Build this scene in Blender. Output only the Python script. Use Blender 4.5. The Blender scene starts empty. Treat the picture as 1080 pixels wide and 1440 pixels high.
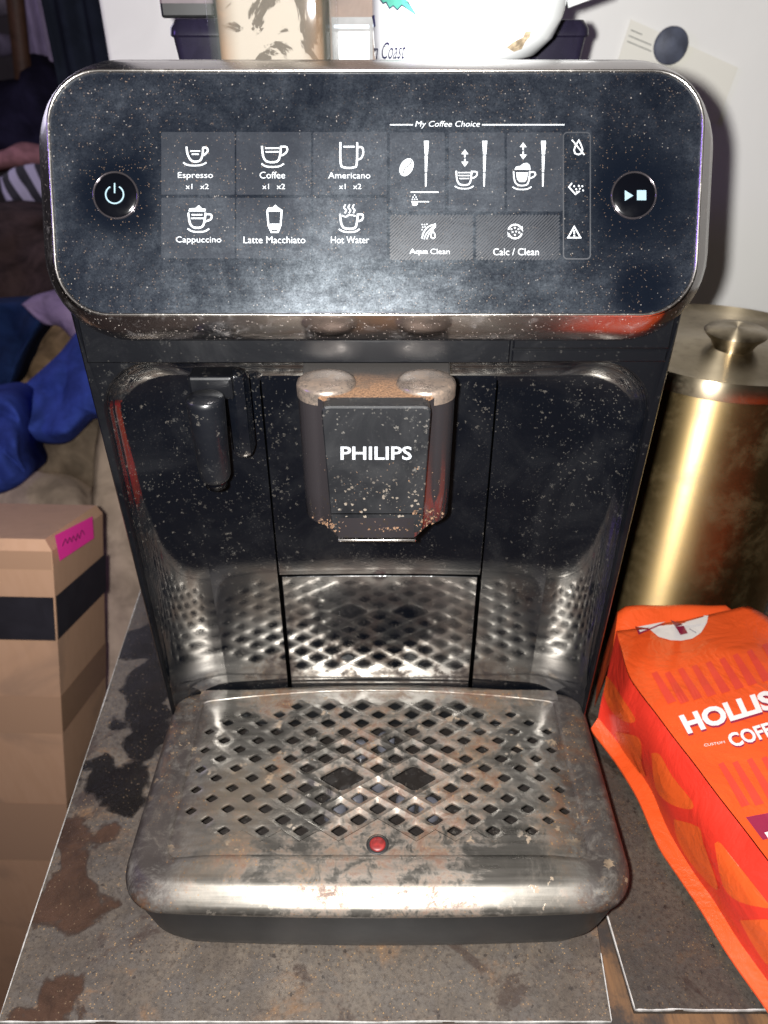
import bpy, bmesh, math, random
from mathutils import Vector, Matrix, noise as mnoise
from mathutils.bvhtree import BVHTree
R = random.Random(7)
S = bpy.context.scene
COL = S.collection
# ------------------------------------------------------------------ camera
FPX, CX, CZ, PITCH = 1082.0, 0.003, 0.376, math.radians(33)
CP, SP = math.cos(PITCH), math.sin(PITCH)
cam_d = bpy.data.cameras.new('camera'); cam = bpy.data.objects.new('camera', cam_d); COL.objects.link(cam)
cam.location = (CX, 0, CZ); cam.rotation_euler = (math.radians(90) - PITCH, 0, 0)
cam_d.sensor_fit = 'VERTICAL'; cam_d.sensor_height = 9.6; cam_d.sensor_width = 7.2
cam_d.lens = FPX / 1440 * 9.6; cam_d.clip_start = 0.01; cam_d.clip_end = 50
cam_d.dof.use_dof = True; cam_d.dof.focus_distance = 0.32; cam_d.dof.aperture_fstop = 4.0
S.camera = cam
S.render.resolution_x, S.render.resolution_y = 768, 1024
# ------------------------------------------------------------------ world and lamps
w = bpy.data.worlds.new('World'); S.world = w; w.use_nodes = True
bg = w.node_tree.nodes['Background']; bg.inputs[0].default_value = (1.0, .86, .80, 1); bg.inputs[1].default_value = .055
S.view_settings.view_transform = 'Standard'; S.view_settings.look = 'None'; S.view_settings.exposure = 0
def lamp(name, kind, loc, energy, color, size, rot=None):
    l = bpy.data.lights.new(name, kind); l.energy = energy; l.color = color
    if kind == 'AREA': l.size = size
    else: l.shadow_soft_size = size
    o = bpy.data.objects.new(name, l); o.location = loc; COL.objects.link(o)
    if rot is not None: o.rotation_euler = (Vector(rot) - Vector(loc)).to_track_quat('-Z', 'Y').to_euler()
    return o
lamp('phone_flash', 'POINT', (CX - .0145, 0.0, CZ + .004), 27, (1, .985, .96), .004)
lamp('lilac_side_fill', 'AREA', (-1.0, 1.5, .60), 3.0, (.82, .78, 1), .5, (-.12, .29, .32))  # unseen area lamp added to brighten the chrome surround's left side
lamp('violet_room_lamp', 'AREA', (-1.1, .1, .75), 1.6, (.35, .2, 1), .14, (0, .3, .15))
S.cycles.max_bounces = 8; S.cycles.sample_clamp_indirect = 6; S.cycles.caustics_reflective = True

# ------------------------------------------------------------------ geometry helpers
def ray(px, py):
    a, b = (px - 540) / FPX, (720 - py) / FPX
    return Vector((a, CP + b * SP, -SP + b * CP))
CAMP = Vector((CX, 0, CZ))
def PZ(px, py, z):
    r = ray(px, py); return CAMP + r * ((z - CZ) / r.z)
def PY(px, py, y):
    r = ray(px, py); return CAMP + r * (y / r.y)
def PP(px, py, p0, n):
    r = ray(px, py); return CAMP + r * ((p0 - CAMP).dot(n) / r.dot(n))
def PD(px, py, d): return CAMP + ray(px, py) * d
def V(*a): return Vector(a)

def thing(name, label, cat, loc=(0, 0, 0), group=None):
    o = bpy.data.objects.new(name, None); COL.objects.link(o); o.location = loc; o.empty_display_size = .02
    o['label'] = label; o['category'] = cat
    if group: o['group'] = group
    return o
def wloc(o):
    v = Vector((0, 0, 0))
    while o: v += o.location; o = o.parent
    return v
def mk(name, verts, faces, mat, parent=None, smooth=True, label=None, cat=None, kind=None, group=None, loc=None, uvw=None, sharp=None):
    """verts in world coordinates"""
    me = bpy.data.meshes.new(name)
    off = wloc(parent) if parent else Vector((0, 0, 0))
    if loc is not None: off = off + (Vector(loc) - off)
    me.from_pydata([Vector(v) - off for v in verts], [], faces)
    me.update()
    o = bpy.data.objects.new(name, me); COL.objects.link(o)
    if parent: o.parent = parent
    if loc is not None: o.location = Vector(loc) - (wloc(parent) if parent else Vector((0, 0, 0)))
    ms = mat if isinstance(mat, list) else [mat]
    for m in ms: me.materials.append(m)
    if smooth:
        for p in me.polygons: p.use_smooth = True
        if sharp is not None: me.set_sharp_from_angle(angle=math.radians(sharp))
    if label: o['label'] = label
    if cat: o['category'] = cat
    if kind: o['kind'] = kind
    if group: o['group'] = group
    return o
class MB:
    def __init__(s): s.v = []; s.f = []
    def add(s, v, f):
        n = len(s.v); s.v += [Vector(x) for x in v]; s.f += [tuple(i + n for i in q) for q in f]; return s
    def loops(s, ls, closed=True, cap0=False, cap1=False):
        n = len(ls[0]); base = len(s.v)
        for l in ls: s.v += [Vector(x) for x in l]
        for k in range(len(ls) - 1):
            for i in range(n if closed else n - 1):
                j = (i + 1) % n; a = base + k * n
                s.f.append((a + i, a + j, a + n + j, a + n + i))
        if cap0: s.f.append(tuple(base + i for i in reversed(range(n))))
        if cap1: s.f.append(tuple(base + (len(ls) - 1) * n + i for i in range(n)))
        return s
    def box(s, c, d, bev=0, rot=None):
        x, y, z = [q / 2 for q in d]
        bm = bmesh.new(); bmesh.ops.create_cube(bm, size=1)
        for v in bm.verts: v.co = Vector((v.co.x * d[0], v.co.y * d[1], v.co.z * d[2]))
        if bev: bmesh.ops.bevel(bm, geom=bm.edges[:], offset=bev, segments=2, affect='EDGES', profile=.5)
        bm.verts.index_update()
        s.add([(rot @ v.co if rot else v.co) + Vector(c) for v in bm.verts], [tuple(v.index for v in f.verts) for f in bm.faces]); bm.free(); return s
    def lathe(s, prof, c, n=32, rot=None, cap=True):
        ls = []
        for r, z in prof:
            l = [Vector((r * math.cos(2 * math.pi * i / n), r * math.sin(2 * math.pi * i / n), z)) for i in range(n)]
            ls.append([(rot @ q if rot else q) + Vector(c) for q in l])
        return s.loops(ls, True, cap, cap)
    def tube(s, pts, r, n=8):
        ls = []
        for i, p in enumerate(pts):
            t = (Vector(pts[min(i + 1, len(pts) - 1)]) - Vector(pts[max(i - 1, 0)])).normalized()
            a = t.orthogonal().normalized(); b = t.cross(a)
            if i: 
                a = (pa - t * pa.dot(t)).normalized(); b = t.cross(a)
            pa = a; rr = r[i] if isinstance(r, (list, tuple)) else r
            ls.append([Vector(p) + (a * math.cos(k * 2 * math.pi / n) + b * math.sin(k * 2 * math.pi / n)) * rr for k in range(n)])
        return s.loops(ls, True, True, True)
    def build(s, name, mat, parent=None, **k): return mk(name, s.v, s.f, mat, parent, **k)
def rrect(hw, hh, r, n=8, cx=0, cy=0):
    """rounded rectangle, counter-clockwise 2D points; r may be one value or (bl, br, tr, tl)"""
    rs = r if isinstance(r, (tuple, list)) else (r,) * 4
    out = []
    for (sx, sy, a0, q) in ((-1, -1, 180, rs[0]), (1, -1, 270, rs[1]), (1, 1, 0, rs[2]), (-1, 1, 90, rs[3])):
        for i in range(n + 1):
            a = math.radians(a0 + 90 * i / n)
            out.append((cx + sx * (hw - q) + q * math.cos(a), cy + sy * (hh - q) + q * math.sin(a)))
    return out

# ------------------------------------------------------------------ material helpers
class Mat:
    def __init__(s, name, base=(.5, .5, .5), rough=.5, metal=0, **k):
        s.m = bpy.data.materials.new(name); s.m.use_nodes = True; s.nt = s.m.node_tree; s.N = s.nt.nodes; s.L = s.nt.links
        s.b = s.N['Principled BSDF']; s.pos = s.N.new('ShaderNodeNewGeometry').outputs['Position']
        s.set('Base Color', base); s.set('Roughness', rough); s.set('Metallic', metal)
        for a, v in k.items(): s.set(a.replace('_', ' '), v)
    def lk(s, sock, v):
        if hasattr(v, 'is_output'): s.L.new(v, sock)
        else:
            if sock.type == 'RGBA' and len(v) == 3: v = (*v, 1)
            sock.default_value = v
    def set(s, name, v): s.lk(s.b.inputs[name], v); return s
    def map(s, scale=(1, 1, 1), rot=(0, 0, 0), vec=None):
        n = s.N.new('ShaderNodeMapping'); s.lk(n.inputs['Vector'], vec or s.pos); n.inputs['Scale'].default_value = scale; n.inputs['Rotation'].default_value = rot
        return n.outputs[0]
    def noise(s, scale, detail=4, rough=.55, dist=0, vec=None, col=False):
        n = s.N.new('ShaderNodeTexNoise'); s.lk(n.inputs['Vector'], vec or s.pos)
        n.inputs['Scale'].default_value = scale; n.inputs['Detail'].default_value = detail; n.inputs['Roughness'].default_value = rough; n.inputs['Distortion'].default_value = dist
        return n.outputs['Color' if col else 'Fac']
    def ramp(s, x, a, b, lo=0.0, hi=1.0):
        n = s.N.new('ShaderNodeMapRange'); n.interpolation_type = 'SMOOTHSTEP'; s.lk(n.inputs[0], x)
        for i, v in zip((1, 2, 3, 4), (a, b, lo, hi)): n.inputs[i].default_value = v
        return n.outputs[0]
    def math(s, op, a, b=0.0):
        n = s.N.new('ShaderNodeMath'); n.operation = op; s.lk(n.inputs[0], a); s.lk(n.inputs[1], b); return n.outputs[0]
    def mix(s, f, a, b):
        n = s.N.new('ShaderNodeMix'); n.data_type = 'RGBA'; s.lk(n.inputs[0], f); s.lk(n.inputs[6], a); s.lk(n.inputs[7], b); return n.outputs[2]
    def mixf(s, f, a, b):
        n = s.N.new('ShaderNodeMix'); s.lk(n.inputs[0], f); s.lk(n.inputs[2], a); s.lk(n.inputs[3], b); return n.outputs[0]
    def dist(s, p):
        n = s.N.new('ShaderNodeVectorMath'); n.operation = 'DISTANCE'; s.L.new(s.pos, n.inputs[0]); n.inputs[1].default_value = p; return n.outputs['Value']
    def comp(s, i):
        n = s.N.new('ShaderNodeSeparateXYZ'); s.L.new(s.pos, n.inputs[0]); return n.outputs[i]
    def specks(s, scale, rad, thr, warp=.3, vec=None):
        """0/1 mask of irregular spots: cells of a voronoi kept at random, each with its own size"""
        nz = s.noise(scale * 1.7, 2, .6, 0, vec, True)
        a = s.N.new('ShaderNodeVectorMath'); a.operation = 'MULTIPLY_ADD'; s.L.new(nz, a.inputs[0]); a.inputs[1].default_value = (warp / scale,) * 3; s.lk(a.inputs[2], vec or s.pos)
        v = s.N.new('ShaderNodeTexVoronoi'); v.inputs['Scale'].default_value = scale; s.L.new(a.outputs[0], v.inputs['Vector'])
        c = s.N.new('ShaderNodeSeparateColor'); s.L.new(v.outputs['Color'], c.inputs[0])
        r = s.math('MULTIPLY', s.math('POWER', c.outputs[1], 2.2), rad * 1.6)
        d = s.math('LESS_THAN', v.outputs['Distance'], r)
        k = s.math('GREATER_THAN', c.outputs[0], thr)
        return s.math('MULTIPLY', d, k)
    def bump(s, h, strength=.3, dist=.001):
        n = s.N.new('ShaderNodeBump'); s.lk(n.inputs['Height'], h); n.inputs['Strength'].default_value = strength; n.inputs['Distance'].default_value = dist
        s.L.new(n.outputs[0], s.b.inputs['Normal']); return s
TAN, PALE, RUST = (.36, .21, .10), (.42, .40, .36), (.20, .075, .02)

# panel frame (tilted back)
PT = math.radians(25.6)
PC = V(0, .2987, .3199); PU = V(0, math.sin(PT), math.cos(PT)); PN = V(0, -math.cos(PT), math.sin(PT))
def pl(u, v, h=0): return PC + V(u, 0, 0) + PU * v + PN * h
BTN_L, BTN_R = PP(163, 275, PC, PN), PP(891, 275, PC, PN)

def m_panel(tile=False):
    m = Mat('smeared_touch_tile' if tile else 'smeared_panel_glass', rough=.4)
    gr = m.ramp(m.noise(1500, 3, .8), .25, .75, .55, 1.45); gr2 = m.ramp(m.noise(330, 6, .85, .3), .3, .7, .6, 1.3)
    grain = m.math('MULTIPLY', gr, gr2)
    haze = m.ramp(m.noise(15, 9, .72, .5), .30, .74)
    wipe = m.ramp(m.noise(70, 8, .8, .6, m.map((1, 2.6, 2.6), (0, .6, 0))), .30, .70)
    clean = m.math('MULTIPLY', m.ramp(m.math('ADD', m.dist(BTN_R), m.math('MULTIPLY', m.noise(60, 4), .012)), .015, .031),
                   m.ramp(m.math('ADD', m.dist(BTN_L), m.math('MULTIPLY', m.noise(60, 4), .012)), .015, .030))
    tip = m.ramp(m.math('ADD', m.dist(pl(.098, -.034)), m.math('MULTIPLY', m.noise(70, 4), .012)), .012, .024)
    dust = m.math('MULTIPLY', m.math('MULTIPLY', haze, m.mixf(wipe, .55, 1.0)), m.math('MULTIPLY', clean, tip))
    st1 = m.noise(260, 4, .7, .25, m.map((.10, 1, 1), (0, .62, 0))); st2 = m.noise(240, 4, .7, .25, m.map((.10, 1, 1), (0, -.35, 0)))
    stk = m.ramp(m.mixf(m.ramp(m.noise(18, 2), .45, .55), st1, st2), .50, .72)
    wipe = m.math('SUBTRACT', wipe, m.math('MULTIPLY', stk, .55))
    prints = m.ramp(m.noise(420, 5, .8, .6), .52, .75)
    dust = m.math('MULTIPLY', dust, grain)
    c = m.mix(dust, (.0105, .0118, .0150) if tile else (.0014, .0022, .0042), (.0165, .0185, .0230) if tile else (.0085, .0103, .0145))
    c = m.mix(m.math('MULTIPLY', m.math('MULTIPLY', prints, dust), .5), c, (.026, .027, .03))
    den = m.ramp(m.noise(24, 4, .6), .35, .65, .15, 1)
    c = m.mix(m.math('MULTIPLY', m.specks(2300, .34, .85), m.math('MULTIPLY', den, .45)), c, (.15, .10, .065))
    c = m.mix(m.math('MULTIPLY', m.specks(1500, .26, .93), m.math('MULTIPLY', clean, .5)), c, (.18, .16, .14))
    m.set('Base Color', c)
    m.set('Specular Tint', (.82, .92, 1, 1)); m.set('Specular IOR Level', m.math('MULTIPLY', m.math('MULTIPLY', grain, .95 if tile else 1.15), m.math('MULTIPLY', m.mixf(m.math('MULTIPLY', clean, tip), .03, m.mixf(wipe, .32, .62)), m.mixf(haze, .3, .72))))
    m.set('Roughness', m.mixf(haze, .30, .44)); m.set('Coat Weight', .75); m.set('Coat Roughness', .035)
    return m.m
def m_black(name, base=(.0016, .0020, .0032), rough=.12, coat=.6, spots=1.0, dens=(.80, .88), crust=False, spec=.5, metal=0):
    m = Mat(name, rough=rough, metal=metal)
    ha = m.ramp(m.noise(26, 6, .65, 1.0), .42, .72)
    patch = m.ramp(m.noise(30, 4, .65, .6), .44, .60, .12, 1)
    c = m.mix(ha, base, tuple(q + .0045 * spots for q in base))
    s3 = m.math('MULTIPLY', m.math('MULTIPLY', m.specks(330, .34, .74, 1.6), m.ramp(m.noise(1100, 3, .7), .42, .62)), m.math('MULTIPLY', patch, .30 * min(1, spots)))
    c = m.mix(s3, c, (.12, .115, .105))
    s1 = m.math('MULTIPLY', m.specks(1250, .34, dens[0], .9), m.math('MULTIPLY', patch, .30 * min(1, spots)))
    s2 = m.math('MULTIPLY', m.math('MULTIPLY', m.specks(560, .32, dens[1], 1.3), m.ramp(m.noise(1500, 2), .35, .6)), .30 * min(1, spots))
    c = m.mix(s1, c, (.13, .118, .10)); c = m.mix(s2, c, (.15, .135, .115))
    if crust:
        z = m.comp(2); low = m.ramp(z, .235, .206)
        cr = m.math('MULTIPLY', m.specks(800, .36, .66, 1.1), low)
        c = m.mix(m.math('MULTIPLY', cr, .8), c, (.15, .125, .10))
    m.set('Base Color', c); m.set('Specular IOR Level', spec)
    if rough < .05:
        low = m.ramp(m.math('ADD', m.comp(2), m.math('MULTIPLY', ha, .02)), .17, .10); rough_n = m.math('MULTIPLY', low, m.math('MULTIPLY', m.ramp(m.noise(20, 6, .7), .4, .6), .11))
        m.set('Coat Weight', coat)
    else: rough_n = 0.0
    m.set('Roughness', m.math('ADD', m.math('ADD', rough_n, m.mixf(ha, rough, rough + .09)), m.math('MULTIPLY', m.math('ADD', s1, s2), .5)))
    m.set('Coat Weight', coat); m.set('Coat Roughness', .03)
    m.bump(m.math('ADD', m.noise(900, 3), m.math('MULTIPLY', s2, 2.0)), .06, .0003)
    return m.m
def m_chrome(name='dusty_chrome', base=(.42, .40, .40), rough=.14, dirt=.5):
    m = Mat(name, base, rough, 1.0)
    d = m.math('MAXIMUM', m.math('MULTIPLY', m.ramp(m.noise(90, 7, .8, .4), .52, .80), dirt * .7), m.math('MULTIPLY', m.specks(1700, .3, .80), dirt))
    m.set('Base Color', m.mix(d, base, (.26, .19, .14))); m.set('Metallic', m.math('SUBTRACT', 1.0, d))
    m.set('Roughness', m.math('ADD', m.mixf(d, rough, .6), m.math('MULTIPLY', m.noise(35, 4), .12)))
    return m.m
def m_tray():
    m = Mat('stained_brushed_steel', rough=.3, metal=1)
    x, y = m.comp(0), m.comp(1)
    brush = m.noise(260, 3, .6, 0, m.map((.06, 1, 1)))
    n1 = m.noise(26, 10, .76, .4); n2 = m.noise(110, 8, .78, .5); n3 = m.noise(11, 4, .6, .5)
    cx = m.math('ABSOLUTE', m.math('ADD', x, -.01))
    cen = m.math('ADD', m.math('MULTIPLY', m.ramp(cx, .085, .01), .6), m.math('MULTIPLY', m.ramp(m.dist((.004, .222, .055)), .055, .01), .75))
    rustm = m.math('MULTIPLY', m.ramp(m.math('ADD', n1, m.math('MULTIPLY', cen, .12)), .50, .64), m.ramp(n2, .38, .62))
    film = m.ramp(m.math('ADD', m.math('MULTIPLY', n1, .6), m.math('MULTIPLY', n3, .4)), .44, .58)
    edge = m.ramp(m.math('ADD', m.math('ABSOLUTE', x), m.math('MULTIPLY', n1, .03)), .094, .112)
    c = m.mix(m.ramp(brush, .3, .7), (.17, .158, .140), (.27, .252, .225))
    lip = m.ramp(m.math('ADD', y, m.math('MULTIPLY', n2, .004)), .2005, .1985)
    film = m.math('MULTIPLY', film, m.mixf(lip, 1.0, .35))
    c = m.mix(m.math('MULTIPLY', film, .8), c, (.088, .066, .046))
    c = m.mix(m.math('MULTIPLY', edge, m.ramp(n2, .3, .55, .55, .97)), c, (.028, .022, .020))
    c = m.mix(m.math('MULTIPLY', rustm, .85), c, m.mix(m.ramp(n2, .42, .62), (.15, .082, .042), (.065, .024, .009)))
    c = m.mix(m.math('MULTIPLY', m.specks(1200, .32, .7), m.ramp(n1, .45, .6)), c, (.22, .12, .045))
    flakes = m.math('MULTIPLY', m.specks(260, .5, .84, 1.6), m.ramp(m.noise(30, 5), .46, .6))
    c = m.mix(m.math('MULTIPLY', flakes, .75), c, (.17, .12, .075))
    m.set('Base Color', c)
    dirt = m.math('MAXIMUM', m.math('MAXIMUM', rustm, m.math('MULTIPLY', flakes, .9)), m.math('MULTIPLY', edge, .55))
    m.set('Metallic', m.mixf(dirt, m.mixf(film, .93, .68), .1))
    m.set('Roughness', m.math('ADD', m.mixf(dirt, m.mixf(film, .24, .40), .6), m.math('MULTIPLY', brush, .08)))
    m.bump(m.math('ADD', m.math('MULTIPLY', brush, .3), m.math('ADD', m.math('MULTIPLY', n2, .18), m.math('MULTIPLY', flakes, .3))), .16, .0004)
    return m.m
def m_slab(k=1.0, stains=()):
    m = Mat('grimy_laminate', rough=.5)
    n1 = m.noise(9, 10, .72, .7); n2 = m.noise(48, 9, .78, .5); n3 = m.noise(420, 5, .8)
    K = lambda *c: tuple(q * k for q in c)
    c = m.mix(m.ramp(n1, .34, .66), K(.026, .019, .014), K(.105, .086, .068))
    c = m.mix(m.math('MULTIPLY', m.ramp(n2, .40, .62), .8), c, K(.054, .046, .040))
    c = m.mix(m.ramp(n3, .44, .66, 0, .75), c, K(.020, .015, .012))
    rust = m.math('MULTIPLY', m.ramp(m.noise(17, 9, .78, .5, m.map((1, 1.4, 1))), .50, .70), m.ramp(n2, .42, .60))
    c = m.mix(m.math('MULTIPLY', rust, .85), c, K(.15, .075, .028))
    blot = m.ramp(m.noise(16, 9, .7, 1.0, m.map((1, 1, 1), (0, 0, 1.3))), .55, .62)
    c = m.mix(m.math('MULTIPLY', blot, .7), c, K(.020, .011, .008))
    c = m.mix(m.math('MULTIPLY', m.specks(1300, .34, .70), m.ramp(n2, .35, .6)), c, K(.17, .105, .05))
    c = m.mix(m.math('MULTIPLY', m.specks(420, .3, .88, 1.0), .7), c, K(.010, .007, .006))
    rgh = m.mixf(m.ramp(n1, .35, .6), .55, .36)
    wob = m.math('ADD', m.math('MULTIPLY', m.math('ADD', m.noise(34, 5, .5, .6), -.5), .055), m.math('MULTIPLY', m.math('ADD', m.noise(130, 4, .6), -.5), .006))
    for tone, rr, blobs_ in stains:
        mask = None
        for (px, py, r) in blobs_:
            p = PZ(px, py, 0); q = m.ramp(m.math('ADD', m.dist(p), wob), r, r - .0042)
            mask = q if mask is None else m.math('MAXIMUM', mask, q)
        ring = m.math('MULTIPLY', m.math('MULTIPLY', mask, m.math('SUBTRACT', 1.0, mask)), 2.5)
        sc = m.mix(m.ramp(n2, .35, .65), tuple(q * .7 for q in tone), tuple(q * 1.4 for q in tone))
        sc = m.mix(m.math('MULTIPLY', m.specks(1100, .3, .82), .7), sc, (.11, .075, .045))
        c = m.mix(m.math('MULTIPLY', mask, .94), c, sc); c = m.mix(m.math('MULTIPLY', ring, .8), c, tuple(q * .4 for q in tone)); rgh = m.mixf(mask, rgh, rr)
    m.set('Base Color', c); m.set('Roughness', rgh)
    m.bump(m.math('ADD', n2, m.math('MULTIPLY', n3, .5)), .35, .0008)
    return m.m
def m_simple(name, base, rough=.5, metal=0, var=.25, scale=30, bump=0, bs=200, **k):
    m = Mat(name, base, rough, metal, **k)
    f = m.ramp(m.noise(scale, 5, .6, .5), .3, .7)
    m.set('Base Color', m.mix(f, tuple(q * (1 - var) for q in base), tuple(min(1, q * (1 + var)) for q in base)))
    m.set('Roughness', m.math('ADD', rough - .05, m.math('MULTIPLY', m.noise(scale * 2, 4), .1)))
    if bump: m.bump(m.noise(bs, 4), bump, .001)
    return m.m
def m_card():
    m = Mat('worn_cardboard', rough=.75)
    f = m.noise(140, 3, .6, 0, m.map((1, 1, .15))); g = m.noise(9, 5, .6, .6)
    c = m.mix(m.ramp(f, .3, .7), (.40, .235, .145), (.42, .25, .158)); c = m.mix(m.ramp(g, .5, .7), c, (.31, .19, .125))
    m.set('Base Color', c); m.bump(f, .1, .001); return m.m
M = dict(
    panel=m_panel(), tray=m_tray(), slab=m_slab(1.0, (((.0022, .0018, .0020), .22, [(150, 1095, .019), (168, 1122, .013), (205, 1010, .018), (212, 950, .026), (215, 900, .028), (190, 1045, .014)]), ((.028, .0140, .0085), .34, [(92, 1258, .017), (112, 1285, .013), (105, 1215, .007), (80, 1385, .012), (66, 1420, .013), (100, 1165, .014), (150, 1170, .008), (410, 1230, .006)]))), slab2=m_slab(.55), card=m_card(),
    bay=m_black('splashed_gloss_black', rough=.04, coat=1.0, spots=.8, dens=(.62, .80), spec=.9),
    body=m_black('satin_black_plastic', (.0011, .0013, .0021), .36, .05, .35, (.9, .93), spec=.28),
    face=m_black('speckled_black_faceplate', (.0026, .0029, .0038), .40, .05, .9, (.72, .85), crust=True),
    spoutside=m_black('dark_chrome_plastic', (.13, .115, .125), .10, 0, .5, (.70, .80), crust=True, spec=1.0, metal=.9),
    gap=m_simple('seam_black', (.0003, .0003, .0003), 1, Specular_IOR_Level=0.0),
    base=m_simple('matt_black_base', (.0042, .0043, .0048), .42, 0, .2, 60),
    chrome=m_chrome(), bead=m_chrome('bright_chrome_bead', (.80, .76, .72), .16, .25),
    white=m_simple('white_print', (.30, .315, .33), .6, 0, .03),
    grey=m_simple('grey_print', (.0100, .0112, .0142), .40, 0, .25, 40, Specular_IOR_Level=.35),
    grey2=m_simple('faint_grey_outline', (.009, .010, .013), .45, 0, .2, 60),
    dark=m_simple('nozzle_black_opening_shade', (.004, .004, .004), .6),
    chip=m_simple('chipped_white_edge', (.26, .25, .24), .6, 0, .3, 200),
    silver=m_simple('silver_lettering', (.26, .27, .29), .35, .1, .05),
    red=m_simple('red_float_plastic', (.13, .010, .009), .45, 0, .35, 300),
    whiteenamel=m_simple('white_enamel', (.84, .83, .80), .42, 0, .03, 4),
    ceramic=m_simple('white_glazed_ceramic', (.78, .80, .80), .12, 0, .02, 20),
)
def m_dust():
    m = Mat('coffee_dust', rough=.9); g = m.noise(900, 4, .8); h = m.noise(70, 5, .7)
    c = m.mix(m.ramp(g, .35, .65), (.055, .025, .010), (.19, .10, .048)); c = m.mix(m.ramp(h, .5, .7), c, (.07, .043, .026))
    c = m.mix(m.ramp(m.math('ADD', m.comp(1), m.math('MULTIPLY', h, .012)), .277, .296), c, (.010, .0075, .006))
    m.set('Base Color', c); m.bump(g, .6, .0006); return m.m
M['dust'] = m_dust()
def m_cap():
    m = Mat('dusty_chrome_cap', (.2, .18, .17), .3, 1); g = m.noise(800, 4, .8); h = m.noise(120, 5, .7, .5)
    f = m.math('MULTIPLY', m.ramp(h, .20, .70), m.ramp(g, .15, .70))
    m.set('Base Color', m.mix(f, (.20, .17, .15), (.17, .12, .085))); m.set('Metallic', m.mixf(f, .9, .35)); m.set('Roughness', m.mixf(f, .2, .5)); return m.m
M['cap'] = m_cap()
def m_lit():
    m = Mat('lit_button_mark', (.05, .07, .08), .5); m.set('Emission Color', (.50, .78, .92, 1)); m.set('Emission Strength', .75); return m.m
M['lit'] = m_lit(); M['tile'] = m_panel(True)

# ------------------------------------------------------------------ flat print tools
def text2d(s, bold=0, shear=0):
    c = bpy.data.curves.new('t', 'FONT'); c.body = s; c.offset = bold; c.shear = shear; c.resolution_u = 3; c.fill_mode = 'FRONT'
    o = bpy.data.objects.new('t', c); COL.objects.link(o); bpy.context.view_layer.update()
    me = bpy.data.meshes.new_from_object(o.evaluated_get(bpy.context.evaluated_depsgraph_get()))
    v = [(p.co.x, p.co.y) for p in me.vertices]; f = [tuple(p.vertices) for p in me.polygons]
    bpy.data.objects.remove(o); bpy.data.curves.remove(c); bpy.data.meshes.remove(me)
    x0, x1 = min(p[0] for p in v), max(p[0] for p in v); y0, y1 = min(p[1] for p in v), max(p[1] for p in v)
    return [((p[0] - x0) / (x1 - x0), (p[1] - y0) / (y1 - y0)) for p in v], f
def text_quad(s, q, bold=0, shear=0):
    """text laid in the quad q = (bottom-left, bottom-right, top-right, top-left), 2D"""
    v, f = text2d(s, bold, shear); a, b, c, d = [Vector(p) for p in q]
    return [tuple(a * (1 - x) * (1 - y) + b * x * (1 - y) + c * x * y + d * (1 - x) * y) for x, y in v], f
def stroke(pts, w, closed=False):
    P = [Vector(p) for p in pts]; n = len(P); L, Rr = [], []
    for i in range(n):
        a = P[(i - 1) % n] if (closed or i) else None; b = P[(i + 1) % n] if (closed or i < n - 1) else None
        d1 = (P[i] - a).normalized() if a is not None else (b - P[i]).normalized()
        d2 = (b - P[i]).normalized() if b is not None else d1
        t = (d1 + d2); t = t.normalized() if t.length > 1e-6 else d1
        nn = Vector((-t.y, t.x)); k = w / 2 / max(.5, nn.dot(Vector((-d1.y, d1.x))))
        L.append(P[i] + nn * k); Rr.append(P[i] - nn * k)
    v = [tuple(p) for p in L + Rr]; f = []
    for i in range(n if closed else n - 1):
        j = (i + 1) % n; f.append((i, n + i, n + j, j))
    return v, f
def poly(pts): return [tuple(p) for p in pts], [tuple(range(len(pts)))]
def disc(cx, cy, r, n=12, ry=None): return poly([(cx + r * math.cos(-2 * math.pi * i / n), cy + (ry or r) * math.sin(-2 * math.pi * i / n)) for i in range(n)])
def arc(cx, cy, r, a0, a1, n=16, ry=None): return [(cx + r * math.cos(math.radians(a0 + (a1 - a0) * i / n)), cy + (ry or r) * math.sin(math.radians(a0 + (a1 - a0) * i / n))) for i in range(n + 1)]
def smooth(pts, k=4):
    P = [Vector(p) for p in pts]; out = []
    for i in range(len(P) - 1):
        a, b, c, d = P[max(i - 1, 0)], P[i], P[i + 1], P[min(i + 2, len(P) - 1)]
        for j in range(k):
            t = j / k
            out.append(.5 * ((2 * b) + (c - a) * t + (2 * a - 5 * b + 4 * c - d) * t * t + (3 * b - a - 3 * c + d) * t ** 3))
    return [tuple(p) for p in out + [P[-1]]]
def join2d(parts):
    v, f = [], []
    for pv, pf in parts:
        n = len(v); v += list(pv); f += [tuple(i + n for i in q) for q in pf]
    return v, f
def face_to(o, d):
    """make all flat faces look along -d (towards the viewer side)"""
    bm = bmesh.new(); bm.from_mesh(o.data)
    fl = [f for f in bm.faces if f.normal.dot(d) < 0]
    if fl: bmesh.ops.reverse_faces(bm, faces=fl)
    bm.to_mesh(o.data); bm.free()
def print_on_panel(name, parts, mat, parent, h=.00025, label=None):
    v, f = join2d(parts)
    o = mk(name, [PP(x, y, PC, PN) + PN * h for x, y in v], f, mat, parent, smooth=False, label=label); face_to(o, PN); return o
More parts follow.
